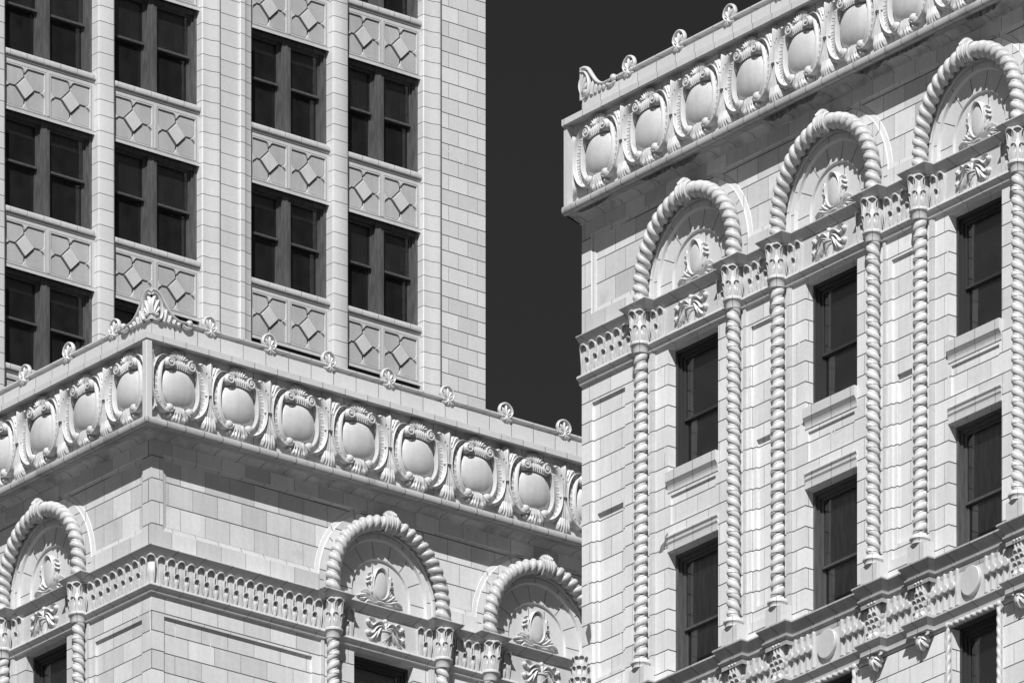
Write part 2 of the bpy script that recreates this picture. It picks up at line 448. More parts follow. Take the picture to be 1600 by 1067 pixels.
def upper_panels(s0, s1, bays, sc=1.0):
    """outlines of the sunk panels between the arches"""
    zt, zb, R = 80.985, 79.60, 1.50
    ac = math.degrees(math.asin((zt - ZS) / R)) if zt - ZS < R else 89
    ab = math.degrees(math.asin((zb - ZS) / R))
    out = []
    xs = [s0] + bays + [s1]
    for i in range(len(xs) - 1):
        L, Rr = xs[i], xs[i + 1]
        poly = []
        if i == 0: poly += [(L, zt), (L, zb)]
        else: poly += [(L + (x - L) * sc, z) for x, z in arc(L, ZS, R, ac, ab, 14)]
        if i + 1 == len(xs) - 1: poly += [(Rr, zb), (Rr, zt)]
        else: poly += [(Rr + (x - Rr) * sc, z) for x, z in arc(Rr, ZS, R, 180 - ab, 180 - ac, 14)]
        out.append(poly)
    return out

def arch_path(cx, r, n=30, zb=79.2, sc=1.0):
    return [(cx - r * sc, zb)] + [(cx + (x - cx) * sc, z) for x, z in arc(cx, ZS, r, 180, 0, n)] + [(cx + r * sc, zb)]

def upper_wall(mb, a, b, bays, pa, pb, sc=1.0):
    pans = upper_panels(pa, pb, bays, sc)
    holes = list(pans) + [arch_path(c, 1.15, sc=sc) for c in bays]
    mb.cdt([(a, 79.0), (b, 79.0), (b, 81.3), (a, 81.3)], holes, 0)
    for p in pans:
        q = inset(p, .085)
        e = .012
        p1 = inset(p, e)
        mb.loop([(x, 0, z) for x, z in p], [(x, .018, z) for x, z in p1], 1)
        mb.loop([(x, .018, z) for x, z in p1], [(x, .036, z) for x, z in q], 1)
        mb.loop([(x, .036, z) for x, z in q], [(x, .05, z) for x, z in inset(q, .004)], 1)
        mb.cdt(inset(q, .004), [], .05, 0)

def low_wall(mb, a, b, zb, wins, pans, zt=78.5):
    holes = [[(x0, z0), (x1, z0), (x1, z1), (x0, z1)] for x0, x1, z0, z1 in wins]
    ph = [[(x0, z0), (x1, z0), (x1, z1), (x0, z1)] for x0, x1, z0, z1 in pans]
    mb.cdt([(a, zb), (b, zb), (b, zt), (a, zt)], holes + ph, 0)
    for h in holes: mb.loop([(x, 0, z) for x, z in h], [(x, .26, z) for x, z in h])
    for h in ph:
        x0, x1, z0, z1 = h[0][0], h[1][0], h[0][1], h[2][1]
        dp = .03 if z1 - z0 < 1 else .042
        mb.loop([(x, 0, z) for x, z in h], [(x, dp, z) for x, z in h])
        if x1 - x0 < 1.2 and z1 - z0 > 3:           # second, deeper field with a shaded head
            zi = z1 - 1.95
            q = [(x0 + .1, z0 + .25), (x1 - .1, z0 + .25), (x1 - .1, zi), (x0 + .1, zi)]
            mb.cdt(h, [q], dp)
            mb.loop([(x, dp, z) for x, z in q], [(x, .095, z) for x, z in q])
            mb.face(q, .095)
        else: mb.face(h, dp)

def wall_obj(name, parent, fac, fn, mats):
    mb = MB(); fn(mb); return part(name, mb.mesh(name, mats, 0), parent, fac)

WW = .69
WIN = lambda c, sc=1.0: (c - WW * sc, c + WW * sc, 76.21, 78.345)
# B wall (court side), A wall (street side), C wall
MW = [M['wall_up'], M['mould']]
wall_obj('upper_wall', corner, 'S', lambda mb: upper_wall(mb, 0, 13, BAYS_B, .26, 12.9), MW)
wall_obj('upper_wall', corner, 'W', lambda mb: upper_wall(mb, -11, 0, [-3.30], -6.6, -.28, .94), MW)
wall_obj('upper_wall', arcade, 'W', lambda mb: upper_wall(mb, CX0, 30, BAYS_C + [27.06], 12.95, 29.8), MW)
wall_obj('lower_wall', corner, 'S', lambda mb: low_wall(mb, 0, 13, 0, [WIN(c) for c in BAYS_B], [(.28, 3.665, 73.1, 78.04), (6.95, 7.38, 73.1, 78.04)]), [M['wall_low']])
wall_obj('lower_wall', corner, 'W', lambda mb: low_wall(mb, -11, 0, 0, [WIN(BAY_A, .94)], [(-1.76, -.30, 73.1, 78.0)]), [M['wall_low']])
winsC = []
for c in BAYS_C: winsC += [WIN(c), (c - WW, c + WW, 72.60, 74.83), (c - .60, c + .60, 68.9, 71.42)]
pansC = [(12.975, 13.90, 73.0, 78.05), (17.36, 17.94, 73.0, 78.05), (21.12, 21.71, 73.0, 78.05), (24.9, 25.5, 73.0, 78.05)]
pansC += [(c - .62, c + .62, 75.30, 75.80) for c in BAYS_C]
wall_obj('lower_wall', arcade, 'W', lambda mb: low_wall(mb, CX0, 30, 0, winsC, pansC), [M['wall_low_c']])
# the unseen sides and roofs close the volumes
def closing(mb, x0, x1, y0, y1, zt, sides):
    v = {'l': ((x0, y0), (x0, y1)), 'r': ((x1, y0), (x1, y1)), 'b': ((x0, y1), (x1, y1))}
    for k in sides:
        (a, b), (c, d) = v[k]; mb.quad((a, b, 0), (c, d, 0), (c, d, zt), (a, b, zt), 0)
    mb.quad((x0, y0, zt), (x1, y0, zt), (x1, y1, zt), (x0, y1, zt), 1)
mb = MB(); closing(mb, 0, 13, 0, 11, 82.95, 'rb')
part('rear_wall', mb.mesh('rear_wall', [M['wall_low'], M['roof']], 0), corner)
mb = MB(); closing(mb, CX0, 30, 0, 14, 82.95, 'lrb')
part('rear_wall', mb.mesh('rear_wall', [M['wall_low'], M['roof']], 0), arcade, 'W')

# ------------------------------------------------------------------ mouldings
P_PARAPET = [(-.45, 83.44), (-.45, 83.515), (.0, 83.525), (.01, 83.52), (.01, 83.495), (-.07, 83.475), (-.12, 83.44), (-.12, 83.41), (.0, 83.405), (.0, 82.97), (.42, 82.95), (.45, 82.935), (.45, 82.83), (.43, 82.815), (.40, 82.815), (.40, 82.845), (.20, 82.845), (-.45, 82.845)]
P_FRIEZE = [(.25, 82.86), (.25, 81.40)]
P_TORUS = [(.2, 81.44), (.36, 81.443), (.41, 81.438), (.437, 81.42), (.449, 81.39), (.452, 81.36), (.447, 81.33), (.432, 81.30), (.405, 81.285), (.37, 81.282), (.36, 81.30), (.2, 81.30)]
P_COVE = [(.345, 81.32), (.345, 81.285), (.325, 81.30), (.29, 81.335), (.275, 81.335), (.21, 81.335), (.15, 81.325), (.10, 81.303), (.065, 81.27), (.048, 81.24), (.045, 81.215), (-.02, 81.215)]
P_LEDGE = [(-.05, 79.275), (.12, 79.258), (.14, 79.245), (.14, 79.23), (.05, 79.13), (.045, 79.112), (.03, 79.11), (.03, 79.08)]
P_BAND = [(.02, 79.14), (.02, 78.52)]
P_LTOR = [(.0, 78.57), (.075, 78.57), (.105, 78.56), (.12, 78.535), (.12, 78.515), (.10, 78.49), (.075, 78.48), (.065, 78.45), (.055, 78.415), (.03, 78.40), (-.02, 78.40)]
P_SHELF = [(-.05, 72.66), (.14, 72.655), (.15, 72.64), (.15, 72.62), (.045, 72.495), (.04, 72.45), (.075, 72.435), (.075, 72.405), (.06, 72.39), (.033, 72.37), (.033, 72.28)]
P_LOWF = [(.028, 72.33), (.028, 71.62)]
P_LOWL = [(.0, 71.70), (.11, 71.69), (.125, 71.68), (.125, 71.655), (.06, 71.575), (.05, 71.56), (.05, 71.48), (-.02, 71.475)]

def jog(cols, hw, d):
    out = []
    for c in cols: out += [(c - hw, 0), (c - hw, -d), (c + hw, -d), (c + hw, 0)]
    return out
toW = lambda p: (p[1], -p[0])
colsA = [BAY_A - HALF * .94, BAY_A + HALF * .94]
colsB = [c + k * HALF for c in BAYS_B for k in (-1, 1)]
colsC = [c + k * HALF for c in BAYS_C for k in (-1, 1)] + [27.06 - HALF, 27.06 + HALF]
def path_corner(hw=None, d=0):
    a = jog(colsA, hw, d) if hw else []
    b = jog(colsB, hw, d) if hw else []
    return [toW((-11, 0))] + [toW(p) for p in a] + [(0, 0)] + b + [(13, 0)]
def path_c(hw=None, d=0, s0=CX0): return [toW((s0, 0))] + [toW(p) for p in (jog(colsC, hw, d) if hw else [])] + [toW((30, 0))]

def moulding(name, prof, mat, hw=None, d=0, only=None, smooth=35):
    for b, pth in ((corner, path_corner(hw, d)), (arcade, path_c(hw, d))):
        if only and b is not only: continue
        mb = MB(); mb.run(prof, [(x - b.location.x, y - b.location.y) for x, y in pth])
        o = bpy.data.objects.new(name, mb.mesh(name, mat, smooth)); C.objects.link(o); o.parent = b
moulding('parapet', P_PARAPET, M['mould'], smooth=0)
moulding('frieze_ground', P_FRIEZE, M['cove'])
moulding('torus_moulding', P_TORUS, M['torus'])
moulding('cove_moulding', P_COVE, M['cove'])
moulding('corbel_ledge', P_LEDGE, M['ledge'], .225, .20)
moulding('band_ground', P_BAND, M['orn'])
moulding('band_torus', P_LTOR, M['mould'])
moulding('sill_cornice', P_SHELF, M['shelf'], .25, .14, only=arcade)
moulding('disc_frieze_ground', P_LOWF, M['orn'], only=arcade)
moulding('frieze_ledge', P_LOWL, M['ledge'], .22, .15, only=arcade)
# post on the corner of the frieze
mb = MB(); c0 = .44
pl = [(-.22, -.0), (-c0, .10 - .22), (-c0, -c0 + .09), (-c0 + .09, -c0), (.10 - .22, -c0), (0, -.22)]
pl = [(-.25, -.20), (-.25, -.305), (-.43, -.305), (-.43, -.424), (-.424, -.43), (-.305, -.43), (-.305, -.25), (-.20, -.25)]
mb.loop([(x, y, 81.42) for x, y in pl], [(x, y, 82.84) for x, y in pl])
o = bpy.data.objects.new('corner_post', mb.mesh('corner_post', M['mould'], 20)); C.objects.link(o); o.parent = corner
mb = MB(); mb.box(0, .09, -.40, -.2, 81.42, 82.84)
part('corner_post', mb.mesh('corner_post', M['mould'], 20), arcade, 'W', CX0)

# ------------------------------------------------------------------ cartouches and acanthus stems of the frieze
def m_boss():
    mb = MB(); mb.dome(0, .01, .405, .36, .125, base=.0, e=2.25, nr=14, na=56, p=2.2, pw=.7, lip=.02); return mb.mesh('boss', M['boss'], 60)
def m_strap():
    mb = MB()
    SEC = [(-.5, 0), (-.5, .8), (-.45, .95), (-.36, .92), (-.30, .7), (-.12, .5), (.12, .42), (.30, .5), (.385, .7), (.40, 1.05), (.45, 1.12), (.5, 1.05), (.5, 0)]
    path = [(.25, .50), (.35, .49), (.44, .405), (.505, .24), (.528, .03), (.51, -.16), (.44, -.32), (.33, -.425), (.24, -.43)]
    mb.sweep(path, [.05, .11, .17, .215, .225, .215, .19, .14, .07], [.17, .19, .20, .20, .20, .20, .20, .19, .17], SEC, n=38)
    P = cat(path, 60)
    for i in range(17, 47, 4):
        x, z = P[i]; t = Vector((P[i + 1][0] - P[i - 1][0], P[i + 1][1] - P[i - 1][1])).normalized()
        n = Vector((-t.y, t.x)); a = Vector((x, z)) - n * .03; b = Vector((x, z)) + n * .055
        h = t * .006; y = -.125
        mb.quad((a.x - h.x, y, a.y - h.y), (b.x - h.x, y - .01, b.y - h.y), (b.x + h.x, y - .01, b.y + h.y), (a.x + h.x, y, a.y + h.y), 1)  # flat dark strip painted as the shade of an incised tick
    mb.volute(.245, .42, .10, .25, d=1, a0=PI * .5, tr=.022)
    mb.dome(.225, -.40, .078, .078, .10, base=.15, nr=5, na=18)
    mb.volute(.225, -.40, .075, .20, d=-1, a0=-PI * .5, turns=.8, tr=.016)
    mb.mirror()
    mb.v = [(x, y * 0.62, z) for x, y, z in mb.v]
    return mb.mesh('strap_frame', [M['orn'], M['joint']], 50)
def m_crest():
    mb = MB()
    for k in range(-4, 5):                                         # fluted bolster
        mb.sweep([(k * .046, .345 - .004 * abs(k)), (k * .047, .44), (k * .046, .545 - .006 * abs(k))], [.058, .064, .05], [.20, .27, .20], BROAD, n=8)
    for k in range(9):
        a = math.radians(8 + 20.5 * k); r = .235 + .03 * math.sin(a)
        mb.sweep([(.09 * math.cos(a), .49 + .02 * math.sin(a)), (.62 * r * math.cos(a), .47 + .52 * r * math.sin(a)), (r * math.cos(a), .455 + .87 * r * math.sin(a))], [.035, .07, .10, .06], [.25, .26, .24, .18], BROAD, n=8)
    mb.v = [(x, y * .52, z) for x, y, z in mb.v]
    return mb.mesh('shell_crest', M['orn'], 40)
def m_pendant():
    mb = MB()
    mb.sweep([(0, -.345), (0, -.42), (0, -.50), (0, -.57)], [.24, .22, .25, .30], [.13, .19, .17, .14], FLUTE, n=10)
    for k in range(-2, 3):
        mb.sweep([(k * .055, -.50), (k * .064, -.57), (k * .078, -.63 + .018 * abs(k))], [.09, .11, .06], [.14, .15, .09], BROAD, n=7)
    for k in (-1, 1): mb.sweep([(k * .10, -.37), (k * .16, -.45), (k * .20, -.53), (k * .235, -.52)], [.05, .07, .07, .03], [.15, .16, .14, .08], BROAD, n=9)
    mb.v = [(x, y * .72, z) for x, y, z in mb.v]
    return mb.mesh('pendant_leaf', M['orn'], 40)
def m_stem():
    mb = MB()
    mb.sweep([(0, .0), (0, .15), (0, .30), (0, .42), (0, .50)], [.15, .15, .20, .31, .36], [.13, .14, .15, .15, .12], FLUTE, n=18)
    mb.sweep([(0, .36), (0, .50), (0, .60), (0, .665)], [.10, .16, .16, .06], [.15, .18, .17, .09], BROAD, n=12, scal=(3, .16))
    for k in (-1, 1):
        mb.sweep([(k * .09, .33), (k * .135, .47), (k * .20, .54), (k * .265, .49), (k * .27, .43)], [.08, .10, .11, .09, .03], [.14, .16, .16, .13, .07], BROAD, n=14, scal=(4, .14))
        mb.sweep([(k * .07, .42), (k * .11, .53), (k * .16, .60)], [.07, .09, .03], [.15, .16, .09], BROAD, n=8)
        mb.sweep([(k * .05, -.10), (k * .10, -.26), (k * .165, -.39), (k * .27, -.455)], [.08, .12, .13, .05], [.12, .15, .15, .08], BROAD, n=16, scal=(4, .14))
    mb.sweep([(0, .0), (0, -.15), (0, -.30), (0, -.44)], [.15, .16, .22, .27], [.13, .14, .15, .14], FLUTE, n=14)
    for k in range(-2, 3): mb.sweep([(k * .045, -.38), (k * .056, -.52), (k * .068, -.64 + .022 * abs(k))], [.09, .115, .06], [.14, .155, .09], BROAD, n=9)
    mb.sweep([(-.10, .0), (0, .015), (.10, .0)], [.045, .05, .045], [.15, .185, .15], ROUND, n=7)
    mb.v = [(x, y * .76, z) for x, y, z in mb.v]
    return mb.mesh('acanthus_stem', [M['orn'], M['joint']], 40)
ZF = 82.12
YF = -.25
def cartouche(b, fac, x, sx=1.0):
    o = part('cartouche', shared('boss', m_boss), b, fac, x, YF, ZF, sc=(sx, 1, 1))
    sub('strap_frame', shared('strap', m_strap), o); sub('shell_crest', shared('crest', m_crest), o); sub('pendant_leaf', shared('pend', m_pendant), o)
def stem(b, fac, x, sx=1.0): part('acanthus_stem', shared('stem', m_stem), b, fac, x, YF, ZF, sc=(sx, 1, 1))
xb = [.34 + .04, 1.73, 3.11, 4.50, 5.88, 7.26, 8.62, 10.0, 11.38]
for i, x in enumerate(xb):
    cartouche(corner, 'S', x); stem(corner, 'S', x + .69)
xa = [-.31, -1.66, -3.03, -4.39, -5.75]
for x in xa:
    cartouche(corner, 'W', x, .97); stem(corner, 'W', x - .685, .97)
for i in range(11):
    x = 13.55 + 1.388 * i
    cartouche(arcade, 'W', x); stem(arcade, 'W', x + .694)
def m_halfstem():
    mb = MB()
    mb.sweep([(.05, -.02), (.06, .25), (.08, .45), (.03, .55)], [.06, .09, .10, .03], [.1, .13, .14, .06], LEAF, n=12, scal=(4, .2))
    mb.sweep([(.05, .0), (.08, -.25), (.11, -.42), (.03, -.55)], [.06, .09, .12, .03], [.1, .13, .14, .06], LEAF, n=12, scal=(4, .25))
    mb.v = [(x, y * 0.80, z) for x, y, z in mb.v]
    return mb.mesh('acanthus_stem', M['orn'], 50)
part('acanthus_stem', shared('hstem', m_halfstem), corner, 'S', -.27, YF, ZF)
part('acanthus_stem', shared('hstem', m_halfstem), corner, 'W', .42, YF, ZF, flip=True)
part('acanthus_stem', shared('hstem', m_halfstem), arcade, 'W', CX0 + .09, YF, ZF)

# ------------------------------------------------------------------ antefixes and palmettes on the coping
def m_antefix():
    mb = MB()
    outl = [(-.075, .0), (-.145, .045), (-.165, .13), (-.12, .23), (0, .285), (.12, .23), (.165, .13), (.145, .045), (.075, .0)]
    mb.sweep(outl, [.05] * 3, .05, ROUND, n=36); mb.sweep(outl, [.05] * 3, -.035, ROUND, n=36)
    for a, r in ((90, .235), (60, .20), (120, .20), (30, .155), (150, .155)):
        A = math.radians(a); mb.sweep([(.02 * math.cos(A), .01 + .03 * math.sin(A)), (.6 * r * math.cos(A), .02 + .6 * r * math.sin(A)), (r * math.cos(A), .015 + r * math.sin(A))], [.02, .04, .058, .025], [.04, .055, .055, .03], BROAD, n=8)
    mb.prism(arc(0, .03, .085, 0, 180, 10), .0, .04)
    for k in (-1, 1):
        mb.sweep([(0, -.01), (k * .07, -.06), (k * .15, -.05)], [.05, .065, .02], [.05, .06, .03], ROUND, n=8, base=.02)
        mb.dome(k * .125, .02, .034, .034, .03, base=.03, nr=3, na=10)
    mb.sweep([(0, .03), (0, -.095)], [.05, .06, .03], [.05, .06, .04], ROUND, n=6, base=.02)
    mb.v = [(x * .92 * (1 - .22 * max(0, .12 - z) / .12) if z > -.02 else x * .9, y, z * .92) for x, y, z in mb.v]
    return mb.mesh('antefix', M['orn'], 50)
ZA = 83.48
for x in (1.33, 2.69, 4.06, 5.44, 6.82, 8.20, 9.58, 10.96): part('antefix', shared('ante', m_antefix), corner, 'S', x, .03, ZA)
for x in (-1.18, -2.62, -4.0, -5.38): part('antefix', shared('ante', m_antefix), corner, 'W', x, .03, ZA)
for i in range(9): part('antefix', shared('ante', m_antefix), arcade, 'W', 13.99 + 1.385 * i, .03, ZA)
def half_palm(mb):
    """half palmette rising at x=0 with a wing sloping down to x=.95"""
    top = [(0, .455), (.08, .45), (.17, .40), (.25, .30), (.34, .19), (.45, .105), (.57, .07), (.70, .075)]
    ring = [(.01, .40), (.10, .375), (.175, .28), (.20, .15), (.165, .03), (.10, .02)]
    for sg in (1, -.5):
        mb.sweep(top, [.06, .06, .06, .06, .055, .05, .045, .03], .055 * sg, ROUND, n=26)
        mb.sweep(ring, [.045, .045, .045, .045, .045, .03], .065 * sg, ROUND, n=22)
    for a, r in ((88, .345), (66, .31), (45, .24), (22, .17)):
        A = math.radians(a)
        mb.sweep([(.05 * math.cos(A), .05 + .03 * math.sin(A)), (.55 * r * math.cos(A * 1.06), .04 + .55 * r * math.sin(A)), (.80 * r * math.cos(A * .86), .04 + r * math.sin(A) * .97)], [.03, .045, .07, .035], [.05, .07, .07, .04], BROAD, n=9)
    mb.prism([(0, 0), (.12, 0), (.09, .07), (0, .11)], -.02, .05)
    mb.prism([(.24, .0), (.60, .0), (.52, .05), (.40, .10), (.30, .20), (.25, .26)], .0, .04)
    for t, h in ((.27, .20), (.36, .13), (.46, .085), (.55, .06)):
        mb.sweep([(t - .03, .0), (t, h * .6), (t + .03, h)], [.07, .085, .03], [.04, .055, .03], BROAD, n=6)
    mb.dome(.76, .085, .055, .055, .05, base=.02, nr=5, na=14)
    mb.sweep([(.62, .03), (.70, .0), (.80, .02)], [.05, .06, .03], [.05, .05, .04], ROUND, n=6)
mb = MB(); half_palm(mb)
n0 = len(mb.v)
mb.box(-.0, .03, .0, .05, -.02, .40)
mb.v = [(x - .05, y - .05, z) for x, y, z in mb.v]
V = [(y, x, z) for x, y, z in mb.v]                                 # the same wing turned round the corner
fs = [tuple(reversed(f)) for f in mb.f]; mb.add(V, fs)
o = bpy.data.objects.new('corner_palmette', mb.mesh('corner_palmette', M['orn'], 50)); C.objects.link(o); o.parent = corner; o.location = (.03, .03, 83.39); o.scale = (1.12, 1.12, 1.16)
mb = MB(); half_palm(mb); mb.box(0, .03, -.05, .05, -.02, .46)
part('corner_palmette', mb.mesh('corner_palmette', M['orn'], 50), arcade, 'W', CX0, -.0, 83.40, sc=(1.18, 1, 1.15))

# ------------------------------------------------------------------ corbel bands, capitals, columns, arches
def tongue(mb, cx, z0, wd, h, y0, curl, nv=10, nu=7, lean=0.0):
    R = wd * .47; zc = z0 + h - R
    def fn(u, v):
        q = 2 * u - 1; z = z0 + h * v
        ww = .66 + .34 * min(1, v / .5)
        if z > zc: ww = math.sqrt(max(.02, 1 - min(1, (z - zc) / R) ** 2))
        d = (y0 + .35 * curl * v / .45) * (1 - .3 * q * q) if v < .45 else (y0 + .35 * curl) * (1 - .3 * q * q) * max(0.42, 1 - (v - .45) / .50)
        return (cx + q * R * ww, -(0 if abs(q) > .99 and v < .3 else d), z)
    mb.grid(fn, nu, nv)
    m = 10; A = []; B = []
    for i in range(m + 1):
        a = PI - PI * i / m; f = y0 * .6 + curl * (.5 + .5 * math.sin(a) ** .8)
        A.append((cx + R * math.cos(a), -f, zc + R * .95 * math.sin(a))); B.append((cx + R * 1.0 * math.cos(a), .01, zc + R * math.sin(a)))
    mb.add(A + B, [(i, i + 1, m + 2 + i, m + 1 + i) for i in range(m)])
    r = min(.012, wd * .075)
    def leg(k): return [(cx + k * R * .60, -y0 * .7, z0), (cx + k * R * .84, -(y0 * .75 + .22 * curl), z0 + h * .36)]
    for k, e in ((-1, 0), (1, -1)):                                # thin side walls of the leaf
        L = leg(k); mb.quad(L[1], A[e], B[e], (L[1][0], 0, L[1][2])); mb.quad(L[0], L[1], (L[1][0], 0, L[1][2]), (L[0][0], 0, L[0][2]))
    mb.tube(leg(-1) + A + leg(1)[::-1], [r * .6, r * .8, r, r * 1.7, r, r * .8, r * .6], k=6)
    for k in (-.4, 0, .4): mb.tube([(cx + k * R * .8, -(y0 * .98 - .2 * abs(k) * y0), z0), (cx + k * R, -(y0 + .35 * curl * .8) * (1 - .3 * k * k), z0 + h * .4)], [.005, .009, .003], k=5, n=4)
def corbel_band(L, pitch=.222):
    mb = MB(); n = max(1, round(L / pitch)); p = L / n
    for i in range(n): tongue(mb, (i + .5) * p, .0, p * .84, .51, .035, .058)
    for i in range(1, n): tongue(mb, i * p, .0, p * .48, .26, .06, .052)
    return mb.mesh('corbel_leaves', M['orn'], 55)
def band(b, fac, x0, x1):
    L = round(x1 - x0, 3)
    part('corbel_leaves', shared(('band', L), lambda: corbel_band(L)), b, fac, x0, -.02, 78.575)
def bands(b, fac, a, e, bays, sc=1.0):
    xs = a
    for c in bays:
        band(b, fac, xs, c - HALF * sc - .17)
        for k in (-1, 1):
            band(b, fac, *sorted((c + k * (HALF * sc - .17), c + k * .72 * sc)))
        xs = c + HALF * sc + .17
    band(b, fac, xs, e)
bands(corner, 'S', .06, 13, BAYS_B)
bands(corner, 'W', -6.6, -.06, [BAY_A], .94)
bands(arcade, 'W', CX0 + .02, 30, BAYS_C + [27.06])
mb = MB(); 
tongue(mb, 0, 0, .17, .50, .05, .09)
me = mb.mesh('corbel_leaves', M['orn'], 55)
o = bpy.data.objects.new('corbel_leaves', me); C.objects.link(o); o.parent = corner; o.location = (-.01, -.01, 78.575); o.rotation_euler = (0, 0, -PI / 4)

LEAD = .351
YC = -.135
RC = .122
def straight(z0, z1, n): return [(0, 0, z0 + (z1 - z0) * i / (n - 1)) for i in range(n)]
def m_shaft(z0, z1, hand):
    mb = MB(); n = int((z1 - z0) / LEAD * 44) + 1
    mb.rope(straight(z0, z1, n), [(1, 0, 0)] * n, (0, 1, 0), RC * 1.0, LEAD / 2, hand, k=36, d=.26)
    return mb.mesh('twisted_column', M['rope'], 55)
def lathe(mb, prof, k=24, cx=0, cy=0):
    mb.grid(lambda u, v: (cx + prof[round(v * (len(prof) - 1))][0] * math.cos(2 * PI * u), cy + prof[round(v * (len(prof) - 1))][0] * math.sin(2 * PI * u), prof[round(v * (len(prof) - 1))][1]), k, len(prof), cu=True)
def m_collar():
    mb = MB(); lathe(mb, [(.05, 78.585), (.165, 78.585), (.185, 78.565), (.185, 78.535), (.165, 78.515), (.15, 78.50), (.14, 78.43), (.13, 78.40), (.05, 78.40)], 28)
    return mb.mesh('collar', M['mould'], 40)
def m_capital():
    mb = MB()
    lathe(mb, [(.05, 79.14), (.15, 79.14), (.15, 79.0), (.13, 78.57), (.05, 78.57)], 20)
    tmp = MB(); tongue(tmp, 0, 78.585, .20, .52, .03, .075)
    sm = MB(); tongue(sm, 0, 78.585, .10, .26, .03, .055)
    def addrot(t, a, rr):
        vs = []
        for x, y, z in t.v:
            p = Vector((x, y - rr)); p.rotate(Matrix.Rotation(a, 2)); vs.append((p.x, p.y, z))
        mb.add(vs, t.f)
    for a in (-90, 0, 90): addrot(tmp, math.radians(a), .125)
    for a in (-45, 45): addrot(tmp, math.radians(a), .11)
    for a in (-67, -22, 22, 67): addrot(sm, math.radians(a), .13)
    return mb.mesh('capital', M['orn'], 55)
def m_base():
    mb = MB(); lathe(mb, [(.05, 73.12), (.135, 73.12), (.145, 73.10), (.165, 73.09), (.18, 73.07), (.18, 73.04), (.16, 73.02), (.145, 72.99), (.15, 72.965), (.05, 72.965)], 28)
    mb.box(-.235, .235, -.07, .2, 72.64, 72.968)
    mb.box(-.21, .21, -.10, -.07, 72.64, 72.966)
    return mb.mesh('pedestal', M['mould'], 40)
def column(b, fac, x, hand, z0=73.1):
    o = part('twisted_column', shared(('shaft', hand), lambda: m_shaft(73.1, 78.42, hand)), b, fac, x, YC, 0)
    sub('capital', shared('cap', m_capital), o); sub('collar', shared('collar', m_collar), o); sub('pedestal', shared('base', m_base), o)

def m_archrope():
    """left half of the rope arch, crown at x=0; z relative to ZS"""
    mb = MB()
    P = [(-HALF, 0, 79.26 - ZS + .27 * i / 20) for i in range(20)] + [(HALF * math.cos(a), 0, HALF * math.sin(a)) for a in [PI - (PI / 2 - .03) * i / 300 for i in range(301)]]
    Nn = [(-1, 0, 0)] * 20 + [(math.cos(a), 0, math.sin(a)) for a in [PI - (PI / 2 - .03) * i / 300 for i in range(301)]]
    mb.rope(P, Nn, (0, 1, 0), .142, LEAD * .485, -1, k=32, d=.28)
    P2 = [(-x, y, z) for x, y, z in P]; N2 = [(-x, y, z) for x, y, z in Nn]
    mb.rope(P2, N2, (0, 1, 0), .142, LEAD * .485, 1, k=32, d=.28)
    return mb.mesh('rope_arch', M['ropearch'], 55)
def m_key():
    mb = MB()
    # a fluted cuff gripping the rope with a curled leaf tip above it
    for k in range(5):
        a = PI / 2 + (k - 2) * .045
        mb.tube([(HALF * math.cos(a) + .155 * math.cos(t) * math.cos(a), .155 * math.sin(t), HALF * math.sin(a) + .155 * math.cos(t) * math.sin(a)) for t in [2 * PI * i / 18 for i in range(19)]], .03 if k % 2 == 0 else .022, k=6)
    for s_ in (-1, 1):
        for q in (-.06, .0, .06):
            pass
    for k in range(-3, 4):
        x = .035 * k
        mb.sweep([(x * .8, HALF + .08), (x, HALF + .16), (x * 1.2, HALF + .235 - .01 * abs(k) ** 1.5)], [.03, .042, .014], [.07, .09, .05], BROAD, n=7, base=.05)
    return mb.mesh('crown_leaf', M['orn'], 50)
def m_tymp():
    mb = MB()
    prof = [(1.155, -.005), (1.15, .045), (1.125, .05), (1.12, .032), (1.11, .028), (1.03, .028), (1.02, .032), (1.005, .075), (1.0, .085), (.68, .085), (.672, .09), (.662, .115), (.66, .125)]
    rows = []
    for r, y in prof: rows.append([(x, y, z - ZS) for x, z in arch_path(0, r, 40, 79.2)])
    n = len(rows[0])
    for a, b in zip(rows[:-1], rows[1:]): mb.add(a + b, [(i, i + 1, n + i + 1, n + i) for i in range(n - 1)])
    mb.add(rows[-1], [tuple(range(n))])
    def radial(r0, r1, angs, y):
        for t in angs:
            a = math.radians(t); c, s_ = math.cos(a), math.sin(a); hw = .006
            mb.quad((r0 * c - hw * s_, y, r0 * s_ + hw * c), (r0 * c + hw * s_, y, r0 * s_ - hw * c), (r1 * c + hw * s_, y, r1 * s_ - hw * c), (r1 * c - hw * s_, y, r1 * s_ + hw * c), 1)
    radial(.685, .995, (0, 26, 52, 77, 103, 128, 154, 180), .082)
    radial(1.03, 1.11, (5, 35, 65, 95, 125, 155, 175), .0255)
    radial(1.39, 1.49, (-1, 32, 62, 118, 148, 181), -.003)
    for x in (-.17, .2): mb.box(x - .005, x + .005, .122, .13, .2, .58, 1)
    return mb.mesh('tympanum', [M['tymp'], M['joint']], 13)
